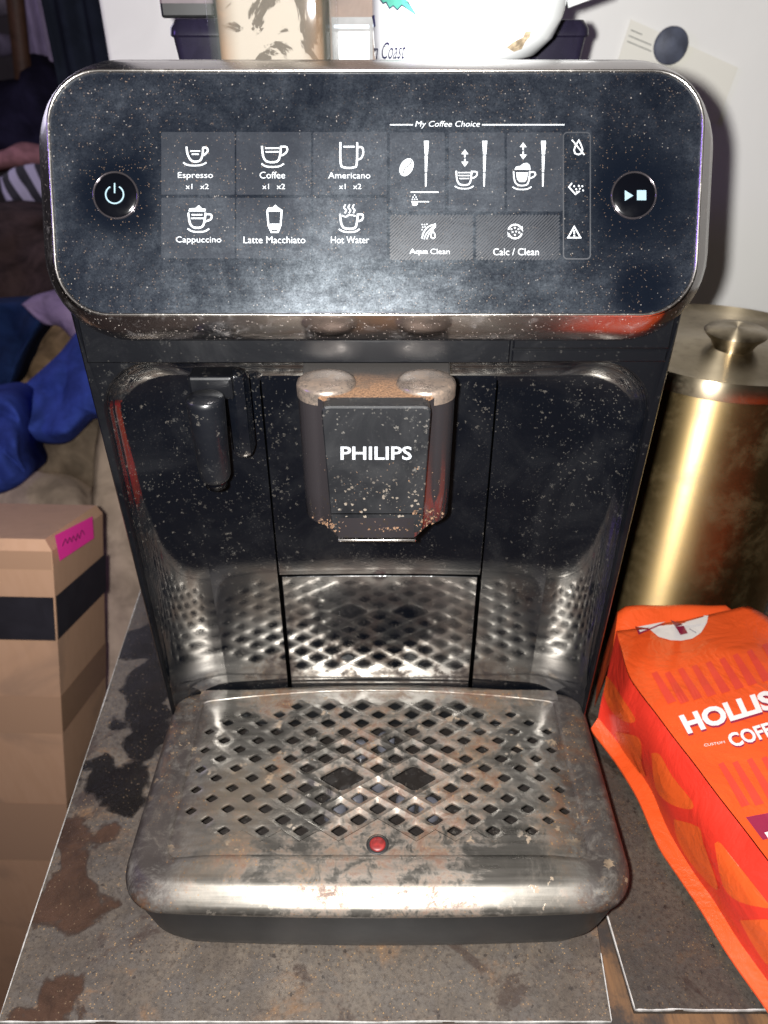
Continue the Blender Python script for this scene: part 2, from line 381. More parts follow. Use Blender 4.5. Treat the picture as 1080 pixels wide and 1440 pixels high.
def on_mesh(name, parts, mat, parent, bvh, h=.0005, cuts=0, label=None, direct=None):
    v, f = join2d(parts)
    bm = bmesh.new(); vs = [bm.verts.new((x, y, 0)) for x, y in v]
    for q in f:
        try: bm.faces.new([vs[i] for i in q])
        except ValueError: pass
    if cuts:
        bmesh.ops.triangulate(bm, faces=bm.faces[:])
        bmesh.ops.subdivide_edges(bm, edges=bm.edges[:], cuts=cuts, use_grid_fill=True)
    bm.verts.index_update(); out = []
    for q in bm.verts:
        r = ray(q.co.x, q.co.y).normalized(); hit, nn, _, _ = bvh.ray_cast(CAMP, r)
        if hit is None: hit = out[-1] if out else CAMP + r * .4; nn = -r
        if nn.dot(r) > 0: nn = -nn
        out.append(hit + nn * h)
    fs = [tuple(x.index for x in q.verts) for q in bm.faces]; bm.free()
    o = mk(name, out, fs, mat, parent, smooth=False, label=label); face_to(o, -ray(540, 900)); return o
def bvh_of(*obs):
    v, f = [], []
    for o in obs:
        n = len(v); m = wloc(o); v += [p.co + m for p in o.data.vertices]; f += [tuple(i + n for i in q.vertices) for q in o.data.polygons]
    return BVHTree.FromPolygons(v, f)

# ================================================================== SETTING
def structure(name, mb, mat, **k):
    o = mb.build(name, mat, smooth=False, **k); o['kind'] = 'structure'; return o
structure('floor', MB().box((-.5, 1.2, -.80), (7, 7, .04)), m_simple('dark_floor', (.10, .07, .055), .7, 0, .3, 5))
structure('room_wall', MB().box((-.5, 3.2, .6), (7, .06, 3)), m_simple('far_room_wall', (.10, .085, .11), .8, 0, .3, 3))
# white wall behind the machine: from x(147 px) to the fridge
wl = PY(140, 20, .86); wx = PY(152, 80, .86)
xs = (wl.x + wx.x) / 2
fx = PY(640, 60, .85).x
structure('kitchen_wall', MB().box(((xs + fx) / 2, .91, .55), (fx - xs, .1, 2.4), .004), m_simple('white_wall_paint', (.78, .76, .75), .6, 0, .06, 12, .1, 90))
# counter: wooden board with two laminate slabs on it
zb = -.004
bm_ = MB(); bm_.box(((-.172 + .75) / 2, (.158 + .85) / 2, zb - .012), (.75 + .172, .85 - .158, .024), .002)
def m_wood():
    m = Mat('sooty_wood', rough=.6); g = m.noise(60, 6, .7, .4, m.map((1, .12, 1))); h = m.noise(30, 6, .7)
    c = m.mix(m.ramp(g, .35, .65), (.02, .010, .005), (.11, .052, .019)); c = m.mix(m.ramp(h, .42, .60), c, (.014, .009, .007))
    m.set('Base Color', c); m.bump(g, .3, .001); return m.m
structure('countertop', bm_, m_wood())
def slab(name, q, label, edges):
    r = thing(name, label, 'countertop slab', group='laminate slabs of the countertop', loc=(sum(p.x for p in q) / 4, sum(p.y for p in q) / 4, 0))
    t = .0036; b = MB(); lo = [V(p.x, p.y, -t) for p in q]; hi = [V(p.x, p.y, 0) for p in q]
    n = 40; a, bb, c, d = hi
    g = [[(a.lerp(bb, i / n)).lerp(d.lerp(c, i / n), j / n) for i in range(n + 1)] for j in range(n + 1)]
    v = [p for row in g for p in row]; f = [(j * (n + 1) + i, j * (n + 1) + i + 1, (j + 1) * (n + 1) + i + 1, (j + 1) * (n + 1) + i) for j in range(n) for i in range(n)]
    b.add(v, f); b.add(lo + hi, [(0, 1, 5, 4), (1, 2, 6, 5), (2, 3, 7, 6), (3, 0, 4, 7)])
    mk('slab_top', b.v, b.f, M['slab2' if 'brownish' in label else 'slab'], r, smooth=False)
    # worn white edges: thin chipped strips
    for (i, j, u0, u1) in edges:
        p, s = q[i], q[j]; d = (s - p); nn = V(-d.y, d.x, 0).normalized(); v, f = [], []; K = 60
        for k in range(K + 1):
            u = u0 + (u1 - u0) * k / K; c = p + d * u
            wd = .00036 * (.65 + .7 * mnoise.noise(V(u * 25, i * 3.1, 0))); wob = .0004 * mnoise.noise(V(u * 9, i * 5, 4))
            if k in (0, K): wd *= .2
            v += [V(c.x, c.y, .0004) + nn * (wob + wd), V(c.x, c.y, .0004) + nn * (wob - wd), V(c.x, c.y, -.0009) + nn * (wob - wd)]
        for k in range(K):
            a0 = k * 3; f += [(a0, a0 + 1, a0 + 4, a0 + 3), (a0 + 1, a0 + 2, a0 + 5, a0 + 4)]
        mk('chipped_edge', v, f, M['chip'], r, smooth=False)
    return r
A0, A1 = PZ(-2, 1437, 0), PZ(860, 1437, 0)
A2 = PZ(843, 1325, 0); dA = (A2 - A1); A2 = A1 + dA * (.66 / dA.y)
B0 = PZ(152, 970, 0); dB = B0 - A0; A3 = A0 + dB * (.66 / dB.y)
slab('laminate_slab', [A0, A1, A2, A3], 'large grimy grey laminate slab carrying the coffee machine', [(0, 1, 0, 1), (1, 2, 0, .045), (3, 0, .0, 1)])
C0 = PZ(893, 1420, 0); C1 = PZ(1250, 1421, 0); C3 = PZ(863, 1318, 0); dC = C3 - C0; C3 = C0 + dC * (.62 / dC.y); C2 = C1 + V(0, .65, 0)
slab('laminate_slab', [C0, C1, C2, C3], 'dark brownish laminate slab under the orange coffee bag, with a chipped white edge', [(0, 1, 0, 1), (3, 0, .90, 1)])
# ================================================================== COFFEE MACHINE
CM = thing('coffee_machine', 'grimy black bean-to-cup coffee machine with chrome framed control panel and steel drip tray', 'coffee machine', (0, .33, 0))
YF = .294
def arch(hb, ht, zt, r, zb, n=10, y=YF, side=14, tops=16):
    """open-bottomed arch from bottom left up and over to bottom right"""
    pts = []
    zs = zt - r
    for i in range(side): 
        z = zb + (zs - zb) * i / side; pts.append(V(-(hb + (ht - hb) * (z - zb) / (zs - zb)), y, z))
    for i in range(n): a = math.radians(180 - 90 * i / n); pts.append(V(-ht + r + r * math.cos(a), y, zs + r * math.sin(a)))
    for i in range(tops + 1): pts.append(V(-(ht - r) + 2 * (ht - r) * i / tops, y, zt))
    m = [V(-p.x, p.y, p.z) for p in reversed(pts[:side + n])]
    return pts + m
zbot = .050
L = []
L.append(arch(.1122, .1140, .2570, .024, zbot, y=YF))             # 0 opening lip
hous = MB()
OUT = [
    arch(.1122, .1140, .2570, .024, zbot, y=YF + .004),
    arch(.1122, .1140, .2570, .024, zbot, y=YF + .0008),
    arch(.1128, .1146, .2576, .024, zbot, y=YF),
    arch(.1130, .1185, .2840, .012, zbot, y=YF),
    arch(.1142, .1200, .2900, .010, zbot, y=YF + .002),
    arch(.1146, .1206, .3050, .008, 0.002, y=YF + .012),
    arch(.1150, .1212, .3460, .014, 0.002, y=YF + .030),
    arch(.1150, .1215, .3480, .016, 0.002, y=.60),
    arch(.1100, .1160, .3420, .016, 0.002, y=.652)]
hous.loops(OUT, closed=False)
hous.f = [tuple(reversed(f)) for f in hous.f]
n_ = len(OUT[0]); hous.f.append(tuple(len(hous.v) - n_ + i for i in range(n_)))
housing = hous.build('housing', M['body'], CM, sharp=40)
# concave splash wall inside the opening
def wally(x): return .0172 * (1 - (abs(x) / .112) ** 2.2)
ins = []
D = .0135
for k, a in enumerate((0, 8, 18, 30, 42, 55, 68, 80, 90)):
    a = math.radians(a); s = .027 * (1 - math.cos(a)) ** .9; dep = D * math.sin(a)
    r = max(.004, .024 - s * .35)
    l = arch(.1122 - s, .1140 - s, .2570 - s * .72, r, zbot, y=YF + .003 + dep)
    for p in l: p.y += .0045 * (1 - (min(1, abs(p.x) / .113)) ** 2) * math.sin(a)
    ins.append(l)
bay = MB(); bay.loops(ins, closed=False); bay.f = [tuple(reversed(f)) for f in bay.f]
last = ins[-1]; n_ = len(last); b0 = (len(ins) - 1) * n_; rows = []
for i in range(n_ // 2 - 7):
    a, b = last[i], last[n_ - 1 - i]; row = []
    for k in range(25):
        x = a.x + (b.x - a.x) * k / 24; q = V(x, YF + .003 + D + .0045 * (1 - (abs(x) / .113) ** 2), a.z + (b.z - a.z) * k / 24)
        row.append(len(bay.v)); bay.v.append(q)
    rows.append(row)
for r0, r1 in zip(rows, rows[1:]):
    for k in range(24): bay.f.append((r0[k], r0[k + 1], r1[k + 1], r1[k]))
baywall = bay.build('splash_wall', M['bay'], CM, sharp=70)
def wy(x): return YF + .003 + D + .0045 * (1 - (abs(x) / .113) ** 2)
def wall_plate(name, x0, x1, z0, z1, off, mat, parent, bev=.0008, label=None):
    """curved plate lying proud of the wall"""
    b = MB(); n = 20; ls = []
    for ins_, d in ((0, -.0003), (0, off - bev * .7), (bev, off)):
        l = []
        for i in range(n + 1): x = x0 + ins_ + (x1 - x0 - 2 * ins_) * i / n; l.append(V(x, wy(x) - d, z0 + ins_))
        for i in range(n + 1): x = x1 - ins_ - (x1 - x0 - 2 * ins_) * i / n; l.append(V(x, wy(x) - d, z1 - ins_))
        ls.append(l)
    b.loops(ls); base = 2 * 2 * (n + 1)
    for i in range(n): b.f.append((base + i, base + i + 1, base + 2 * (n + 1) - 2 - i, base + 2 * (n + 1) - 1 - i))
    return b.build(name, mat, parent, sharp=12, label=label)
def wx_(px, py): return PY(px, py, YF + .018).x
xl, xr = wx_(396, 850), wx_(672, 850)
zmid = PY(532, 807, YF + .021).z
wall_plate('seam_recess', xl - .0013, xr + .0013, zbot, .256, .0004, M['gap'], CM)
wall_plate('brew_door', xl, xr, zmid + .0006, .2555, .0010, M['bay'], CM, .0003)
wall_plate('splash_insert', xl + .0012, xr - .0012, zbot, zmid - .0006, .0009, M['bay'], CM, .0003)
# header band and service door above the opening
xm = PY(717, 505, YF).x
hb = MB(); 
def front_plate(x0, x1, z0, z1, t, bev=.0006, tape=0):
    b = MB(); P = lambda i, d: [V(x0 + i + tape * 0, YF - d, z0 + i), V(x1 - i, YF - d, z0 + i), V(x1 - i + tape, YF - d, z1 - i), V(x0 + i - tape, YF - d, z1 - i)]
    b.loops([P(0, -.0005), P(0, t - bev), P(bev, t)]); b.f.append((8, 9, 10, 11)); return b
front_plate(-.1165, xm - .0005, .2575, .2875, .0018).build('header_band', M['body'], CM, smooth=False)
zdoor = PY(830, 490, YF).z
front_plate(xm + .0005, .1165, zdoor + .0004, .2875, .0018).build('header_band', M['body'], CM, smooth=False)
front_plate(xm + .0005, .1165, .2577, zdoor - .0004, .0010).build('service_door', M['body'], CM, smooth=False)

# ---- control panel
CPN = bpy.data.objects.new('control_panel', None)
def p_loop(hw, hh, r, h, cy=0): return [pl(x, y, h) for x, y in rrect(hw, hh, r, 10, 0, cy)]
b = MB(); g0 = [(x, y) for x, y in rrect(.1176, .0420, (.019, .019, .0165, .0165), 10)]
ls = [[pl(x, y, -.001) for x, y in g0], [pl(x * .9995, y * .999, 0) for x, y in g0], [pl(x * .6, y * .6, 0) for x, y in g0]]
b.loops(ls, cap1=True)
panel = b.build('control_panel', M['panel'], CM, smooth=False)
b = MB(); prof = [(.1175, .0419, -.0012, 0), (.1176, .0420, .0006, 0), (.1181, .0425, .0012, 0), (.1186, .0430, .0009, 0), (.1189, .0433, .0001, 0)]
b.loops([p_loop(a, h, .0185 + (a - .1175), d, c) for a, h, d, c in prof]); b.build('chrome_bead', M['bead'], panel)
b = MB(); prof = [(.1189, .0433, .0001, 0), (.1196, .0442, -.0010, 0), (.1236, .0478, -.0060, .0003), (.1270, .0508, -.0115, .0006), (.1274, .0513, -.0135, .0006), (.1262, .0500, -.0200, .0006), (.1205, .0470, -.030, 0)]
b.loops([p_loop(a, h, .019 + (a - .1189) * 1.6, d, c) for a, h, d, c in prof]); rim = b.build('chrome_surround', M['chrome'], panel)

A = lambda pts: [(220 + .3148 * x, 160 + .3148 * y) for x, y in pts]
B = lambda pts: [(540 + .2778 * x, 160 + .2778 * y) for x, y in pts]
def sA(p, w=9, closed=False, sm=True): return stroke(A(smooth(p, 3) if sm and not closed else p), w * .265, closed)
def sB(p, w=9, closed=False, sm=True): return stroke(B(smooth(p, 3) if sm and not closed else p), w * .235, closed)
def txt(s, x0, y0, x1, y1, T, bold=-.004, shear=0):
    return text_quad(s, T([(x0, y1), (x1, y1), (x1, y0), (x0, y0)]), bold, shear)
def tile(pts, T, mat=None, r=6):
    (x0, y0, x1, y1) = pts; q = rrect((x1 - x0) / 2, (y1 - y0) / 2, r, 4, (x0 + x1) / 2, (y0 + y1) / 2)
    print_on_panel('touch_tile', [poly(T(q))], mat or M['tile'], panel, .00012)
for (x0, x1) in ((22, 350), (357, 690), (701, 1030)):
    tile((x0, 82, x1, 362), A); tile((x0, 376, x1, 646), A)
for t in ((30, 95, 308, 495), (328, 95, 610, 495), (622, 95, 905, 495)): tile(t, B, r=14)
def pr(name, parts, mat='white', h=.0003, label=None): return print_on_panel(name, parts, M[mat], panel, h, label)
# hatched tiles
for (x0, x1) in ((30, 450), (466, 888)):
    y0, y1 = 512, 740; hp = []
    x = x0 - (y1 - y0)
    while x < x1:
        p = [(x, y1), (x + (y1 - y0), y0)]; a, b_ = Vector(p[0]), Vector(p[1]); d = b_ - a
        t0 = max(0, (x0 - a.x) / d.x); t1 = min(1, (x1 - a.x) / d.x)
        if t1 > t0 + .02: hp.append(stroke(B([tuple(a + d * t0), tuple(a + d * t1)]), 8 * .2778))
        x += 17
    pr('hatched_touch_tile', hp, 'grey', .00012)
pr('warning_frame', [stroke(B(rrect(68, 320, 20, 4, 976, 415)), 6 * .2778, True)], 'grey2', .00012)
cup = lambda dx=0, dy=0: None
pr('cup_icon', [sA([(135, 148), (141, 185), (160, 212), (192, 212), (206, 188), (209, 150)], 10), sA([(210, 152), (226, 154), (229, 170), (212, 186), (202, 186)], 9), sA([(152, 168), (196, 168)], 7), sA([(158, 182), (190, 182)], 7), sA([(120, 219), (145, 231), (196, 231), (224, 219)], 8)])
pr('cup_icon', [sA([(472, 145), (477, 190), (495, 215), (538, 215), (552, 190), (557, 145)], 10), sA([(486, 155), (550, 155)], 7), sA([(488, 171), (548, 171)], 7), sA([(558, 148), (582, 150), (583, 170), (563, 186), (552, 186)], 9), sA([(470, 224), (493, 237), (545, 237), (570, 224)], 8)])
pr('mug_icon', [sA([(822, 128), (823, 222), (840, 241), (880, 241), (895, 224), (897, 128)], 10), sA([(835, 148), (886, 148)], 8), sA([(898, 150), (919, 152), (924, 178), (914, 200), (897, 206)], 9)])
pr('cappuccino_icon', [sA([(143, 443), (150, 488), (167, 508), (200, 508), (214, 488), (220, 443)], 10), sA([(158, 452), (206, 452)], 7), sA([(155, 468), (212, 468)], 7), poly(A([(143, 437), (148, 424), (175, 422), (190, 409), (205, 424), (220, 425), (220, 437)])), sA([(222, 450), (245, 452), (244, 472), (218, 482)], 9), sA([(140, 514), (165, 527), (213, 527), (236, 514)], 8)])
pr('latte_icon', [sA([(495, 434), (501, 500), (514, 529), (543, 529), (555, 500), (560, 434), (495, 434)], 9, sm=False), poly(A([(492, 432), (500, 420), (520, 418), (532, 407), (545, 420), (558, 427), (556, 434)])), poly(A([(507, 492), (549, 492), (543, 518), (514, 518)]))])
pr('hot_water_icon', [sA([(820, 448), (825, 488), (840, 512), (884, 512), (895, 488), (900, 448)], 10), sA([(830, 455), (845, 461), (862, 453), (890, 457)], 7), sA([(901, 450), (921, 452), (919, 474), (896, 482)], 9), sA([(815, 516), (840, 528), (885, 528), (908, 516)], 8)] +
   [sA([(845 + k, 406), (838 + k, 420), (848 + k, 432), (841 + k, 445)], 7) for k in (0, 19, 38)])
for (s, bx) in (('Espresso', (97, 262, 253, 296)), ('Coffee', (462, 260, 575, 290)), ('Americano', (768, 262, 955, 290)), ('Cappuccino', (88, 549, 290, 584)), ('Latte Macchiato', (390, 549, 665, 579)), ('Hot Water', (780, 549, 950, 579)),
                ('x1', (132, 314, 161, 337)), ('x2', (196, 314, 234, 337)), ('x1', (474, 314, 503, 337)), ('x2', (538, 314, 575, 337)), ('x1', (816, 314, 845, 337)), ('x2', (879, 314, 915, 337))):
    pr('lettering', [txt(s, *bx, A)])
pr('heading', [txt('My Coffee Choice', 158, 38, 485, 76, B, -.004, .22), sB([(30, 57), (146, 57)], 7), sB([(496, 57), (912, 57)], 7)])
def bar(dx): return [poly(B([(202 + dx, 138), (227 + dx, 138), (222 + dx, 207), (206 + dx, 207)])), poly(B([(206 + dx, 213), (221 + dx, 213), (217 + dx, 297), (207 + dx, 297)])), poly(B([(207 + dx, 303), (217 + dx, 303), (214 + dx, 370), (208 + dx, 370)]))]
for k in (0, 295, 592): pr('strength_bar', bar(k))
bean = [(114 + 36 * math.cos(t) * .95 + 12 * math.sin(t), 272 - 45 * math.sin(t)) for t in [i * math.pi / 10 for i in range(20)]]
pr('bean_icon', [poly(B(bean))]); pr('bean_slit', [sB([(94, 312), (106, 278), (128, 262), (141, 236)], 6)], 'grey', .0004)
pr('scoop_icon', [sB([(135, 398), (276, 398)], 7), poly(B([(138, 443), (172, 443), (170, 460), (160, 467), (145, 465)])), sB([(172, 446), (228, 446)], 6)] + [disc(*B([(x, y)])[0], 1.0, 6) for x, y in ((155, 413), (147, 423), (162, 423), (143, 434), (155, 434), (167, 434))])
pr('cup_volume_icon', [sB([(365, 290), (370, 338), (387, 360), (424, 360), (438, 340), (444, 290)], 9), sB([(374, 299), (438, 299)], 6), sB([(376, 314), (436, 314)], 6), sB([(381, 329), (431, 329)], 6), sB([(445, 294), (469, 296), (466, 318), (438, 330)], 8), sB([(358, 368), (385, 379), (428, 379), (453, 367)], 7),
   poly(B([(409, 182), (391, 206), (427, 206)])), sB([(409, 205), (409, 222)], 8), sB([(409, 229), (409, 246)], 8), poly(B([(391, 244), (427, 244), (409, 269)]))])
pr('milk_volume_icon', [sB([(655, 292), (660, 338), (678, 362), (718, 362), (732, 340), (737, 290)], 8), poly(B([(668, 298), (728, 298), (722, 333), (712, 346), (685, 346), (673, 333)])), poly(B([(660, 284), (668, 269), (690, 265), (705, 252), (725, 250), (738, 262), (741, 284)])), sB([(740, 297), (764, 299), (760, 318), (733, 330)], 8), sB([(650, 371), (675, 383), (720, 383), (746, 371)], 7),
   poly(B([(704, 147), (686, 170), (722, 170)])), sB([(704, 170), (704, 186)], 8), sB([(704, 192), (704, 210)], 8), poly(B([(686, 208), (722, 208), (704, 232)]))])
pr('no_water_icon', [sB([(985, 135), (968, 165), (961, 185), (966, 202), (983, 208), (1000, 200), (1004, 182), (996, 158)], 8, True), sB([(950, 133), (1013, 209)], 8)])
pr('grounds_icon', [sB([(950, 352), (935, 372), (968, 408), (990, 392)], 8, sm=False)] + [disc(*B([(x, y)])[0], 1.3, 8) for x, y in ((962, 368), (985, 366), (972, 383), (990, 380), (1003, 368), (1007, 389), (975, 396))])
pr('alert_icon', [sB([(962, 572), (930, 628), (994, 628)], 8, True), sB([(962, 590), (962, 610)], 8), disc(*B([(962, 618)])[0], 1.3, 8)])
pr('water_filter_icon', [sB([(192, 632), (201, 600), (225, 572), (262, 560)], 8), sB([(203, 636), (214, 608), (238, 582), (262, 566)], 6), sB([(216, 636), (226, 612), (240, 592), (262, 572)], 6), sB([(247, 594), (238, 612), (238, 626), (248, 633), (258, 626), (257, 610)], 6, True)] + [disc(*B([(x, y)])[0], 1.0, 6) for x, y in ((193, 562), (205, 562), (217, 560), (196, 575), (208, 573), (193, 588))])
pr('descale_icon', [stroke(B(arc(663, 597, 35, 15, 165)), 2.2), stroke(B(arc(663, 597, 35, 195, 345)), 2.2), poly(B([(690, 575), (703, 600), (700, 570)])), poly(B([(636, 620), (624, 596), (627, 625)]))] + [disc(*B([(x, y)])[0], 1.3, 8) for x, y in ((645, 585), (662, 578), (680, 585), (650, 600), (668, 597), (684, 602), (662, 614))])
pr('lettering', [txt('Aqua', 129, 684, 222, 717, B, .012), txt('Clean', 235, 684, 332, 711, B, -.008)])
pr('lettering', [txt('Calc / Clean', 552, 682, 783, 717, B, .0)])
# round push buttons, slightly domed, each in its own chrome ring
def button(px, py, marks):
    c = PP(px, py, PC, PN); r = 32 / FPX * .281
    rot = Matrix((V(1, 0, 0), PU, PN)).transposed()
    b = MB(); b.lathe([(r * 1.02, 0), (r * 1.02, .0004), (r * .99, .0008), (r * .95, .0008), (r * .93, .0004)], c, 48, rot, False); b.build('button_ring', M['spoutside'], panel)
    b = MB(); b.lathe([(r * .93, .0004), (r * .86, .0007), (r * .5, .0009), (r * .01, .0010)], c, 48, rot, False)
    b.build('push_button', M['bay2'], panel)
    print_on_panel('button_mark', marks, M['lit'], panel, .0014)
mb2 = Mat('clean_gloss_black', (.0008, .001, .0018), .08); mb2.set('Roughness', mb2.ramp(mb2.noise(80, 5), .3, .7, .06, .2)); M['bay2'] = mb2.m
button(163, 275, [stroke(arc(163, 275, 12.5, -60, 240, 24), 2.0), stroke([(163, 259), (163, 273)], 2.0)])
button(891, 275, [poly([(877, 269), (877, 284), (889, 276.5)]), poly([(894, 269), (907, 269), (907, 283), (894, 283)])])

# ---- coffee spout
SPT = MB()
zt, zbm = .2555, .1968
prof = []
def spout_loop(sc, z, yoff=0, grow=0):
    pts = []; r = .0113 * sc; cx = .0193
    for i in range(13): a = math.radians(90 + 180 * i / 12 - 10 + 0); pts.append((-cx + r * math.cos(a), .2765 + yoff + r * math.sin(a)))
    pts = []
    # outline: back-left, around left cylinder front, across the front, right cylinder
    for i in range(17): a = math.radians(150 + 130 * i / 16); pts.append((-cx + (r + grow) * math.cos(a), .2765 + yoff + (r + grow) * math.sin(a)))
    for i in range(17): a = math.radians(260 + 130 * i / 16); pts.append((cx + (r + grow) * math.cos(a), .2765 + yoff + (r + grow) * math.sin(a)))
    pts = pts[:14] + [(-.0165, .2585), (-.0150, .2568), (.0150, .2568), (.0165, .2585)] + pts[20:]
    pts += [(cx + r, .3085), (-cx - r, .3085)]
    return [V(x, y, z) for x, y in pts]
SPT.loops([spout_loop(1, zt - .0008), spout_loop(1, zt - .0018), spout_loop(.99, .235), spout_loop(.975, .212), spout_loop(.96, zbm + .001), spout_loop(.90, zbm)], cap1=True)
spout = SPT.build('coffee_spout', M['spoutside'], CM, sharp=50)
# dusty top between the caps
b = MB(); l0 = spout_loop(1, zt - .0008); l1 = spout_loop(.93, zt); b.loops([l0, l1]); 
l2 = l1; b.add([p.copy() for p in l2], [tuple(range(len(l2)))]); b.build('spout_top', M['dust'], spout, smooth=False)
for s in (-1, 1):
    b = MB(); b.lathe([(.0115, zt - .004), (.0116, zt + .0002), (.0112, zt + .0014), (.0098, zt + .0022), (.006, zt + .0027), (.0001, zt + .0029)], (s * .0193, .2765, 0), 40, None, False); b.build('spout_cap', M['cap'], spout)
    b = MB(); b.lathe([(.0035, zbm + .001), (.0033, zbm - .006), (.0022, zbm - .006), (.0022, zbm)], (s * .006, .270, 0), 20, None, False); b.build('nozzle', M['dark'], spout)
# face plate (a little proud, slanting in at the bottom)
fq = [PP(467, 750, V(0, .2570, .2), V(0, -1, 0)), PP(594, 750, V(0, .2570, .2), V(0, -1, 0)), PP(607, 572, V(0, .2555, .2), V(0, -1, 0)), PP(451, 572, V(0, .2555, .2), V(0, -1, 0))]
fp = MB(); cc = sum(fq, V(0, 0, 0)) / 4
def fl(ins_, dy):
    out = []
    for i, p in enumerate(fq):
        q = p + (cc - p).normalized() * ins_; nx = fq[(i + 1) % 4]; pv = fq[i - 1]; r = .0028
        a = q + (pv - p).normalized() * r; b_ = q + (nx - p).normalized() * r
        for t in (0, .33, .67, 1): out.append(a.lerp(q, t).lerp(q.lerp(b_, t), t) + V(0, dy, 0))
    return out
fp.loops([fl(0, .008), fl(0, .0006), fl(.0008, 0)], cap1=True)
fplate = fp.build('face_plate', M['face'], spout, smooth=False)
fn = (fq[1] - fq[0]).cross(fq[3] - fq[0]).normalized()
v, f = text_quad('PHILIPS', [(479, 646), (579, 646), (579, 627), (479, 627)], .018)
o = mk('maker_lettering', [PP(x, y, fq[0], fn) + fn * .0004 for x, y in v], f, M['silver'], spout, smooth=False); face_to(o, V(0, -1, 0))
v, f = stroke([(466, 722), (592, 722)], 1.2); o = mk('face_plate_groove', [PP(x, y, fq[0], fn) + fn * .0003 for x, y in v], f, M['gap'], spout, smooth=False); face_to(o, V(0, -1, 0))
# dried crumbs
cr = MB()
def crumb(p, s):
    v = [V(R.uniform(-1, 1), R.uniform(-1, 1), R.uniform(-1, 1)).normalized() * s * R.uniform(.6, 1.2) for _ in range(8)]
    bm = bmesh.new()
    for q in v: bm.verts.new(q + p)
    try: bmesh.ops.convex_hull(bm, input=bm.verts[:])
    except Exception: pass
    bm.verts.index_update(); cr.add([x.co for x in bm.verts], [tuple(x.index for x in q.verts) for q in bm.faces]); bm.free()
bvs = bvh_of(spout, fplate)
def shoot(px, py, s):
    r = ray(px, py).normalized(); h, n, _, _ = bvs.ray_cast(CAMP, r)
    if h: crumb(h, s)
for _ in range(90): shoot(R.gauss(455, 12), 745 + R.uniform(-9, 7) - abs(R.gauss(0, 5)), R.uniform(.0003, .0009))
for _ in range(70): shoot(R.gauss(600, 9), 738 + R.uniform(-22, 12), R.uniform(.0003, .0009))
for _ in range(30): shoot(R.gauss(548, 12), 744 + R.uniform(-3, 3), R.uniform(.0003, .0007))
for _ in range(60): shoot(R.uniform(440, 625), 700 + R.uniform(-60, 45), R.uniform(.00015, .00045))
o = cr.build('coffee_crust', m_simple('dried_coffee_crumbs', (.085, .045, .022), .8, 0, .6, 700), spout, smooth=False); o['kind'] = 'stuff'
# bright lip below the spout
MB().box((0, .2700, .1880), (.033, .006, .0012), .0003).build('spout_rail', M['bead'], CM)

# ---- hot water spout
hx = PY(292, 590, .283).x
hz1, hz0 = PY(292, 560, .283).z, PY(292, 672, .283).z
hw = MB(); hw.lathe([(.0001, hz0 - .0015), (.0045, hz0 - .0012), (.0058, hz0), (.0066, hz0 + .002), (.0078, hz1 - .002), (.0078, hz1), (.0070, hz1 + .0008), (.0001, hz1 + .0012)], (hx, .283, 0), 32, None, False)
hws = hw.build('hot_water_spout', m_black('slate_spout_plastic', (.0028, .0032, .0045), .30, .1, .8, (.8, .88), spec=.5), CM, sharp=60)
b = MB(); q = PY(303, 545, YF + .004); b.box((hx + .0012, .296, q.z + .003), (.0180, .012, .010), .0012); b.build('spout_bracket', M['body'], hws, smooth=False)
b = MB(); b.box((hx + .0105, .2985, hz1 - .014), (.0095, .012, .040), .0040); b.build('spout_bracket', M['bay'], hws, smooth=True, sharp=30)
b = MB(); b.lathe([(.0045, hz0 - .0012), (.0045, hz0 - .004), (.003, hz0 - .004), (.003, hz0 - .001)], (hx, .283, 0), 24, None, False); b.build('nozzle_ring', M['bay2'], hws)

# ---- drip tray
ZP = .0552
def xc(y): return .0755 + .0195 * max(0, min(1, (y - .206) / .096)) ** 1.6
def platez(x, y):
    d = max(0.0, abs(x) - xc(y)); return ZP - .17 * (d * d / (d + .0025))
ax_, bx_ = .009, .00592; y0r = .2207
tr = MB(); rows = 14
big = {(-1, 5), (1, 5)}
skip = {(-1.5, 5), (-.5, 5), (-1, 4), (-1, 6), (1.5, 5), (.5, 5), (1, 4), (1, 6)}
maxk = {0: 4, 1: 4.5, 2: 5, 3: 4.5, 4: 5, 5: 4.5, 6: 5, 7: 4.5, 8: 5, 9: 4.5, 10: 5, 11: 4.5, 12: 4, 13: 2.5}
def cellring(k, r, sx, sy, hole, hs, bead):
    cx, cy = k * 2 * ax_, y0r + r * bx_
    O = []; corners = [(sx, 0), (0, sy), (-sx, 0), (0, -sy)]
    nsub = 8 if sx > ax_ * 1.5 else 4
    for i in range(4):
        a, b_ = corners[i], corners[(i + 1) % 4]
        for j in range(nsub): t = j / nsub; O.append((a[0] * (1 - t) + b_[0] * t, a[1] * (1 - t) + b_[1] * t))
    def zz(x, y, dz): return V(cx + x, cy + y, platez(cx + x, cy + y) + dz)
    outer = [zz(x, y, .0008 * math.exp(-((cx + x) / .058) ** 4) * math.exp(-((cy + y - .252) / .045) ** 6) * (1 if hole else .4) ) for x, y in O]
    if hole:
        I = []
        for i, (x, y) in enumerate(O):
            # rounded rhombus: soften the corners
            m = i % nsub; q = .90 if m == 0 else 1.0
            I.append((x * hs[0] * q, y * hs[1] * q))
        mid = [zz(x * 1.18, y * 1.18, .00005) for x, y in I]; inn = [zz(x, y, -.00015) for x, y in I]; low = [zz(x * .97, y * .97, -.0011) for x, y in I]
        tr.loops([outer, mid, inn, low])
    else:
        tr.loops([outer]); n0 = len(tr.v) - len(outer); n = len(outer); tr.v.append(zz(0, 0, bead * 0)); c = len(tr.v) - 1
        for i in range(n): tr.f.append((n0 + i, n0 + (i + 1) % n, c))
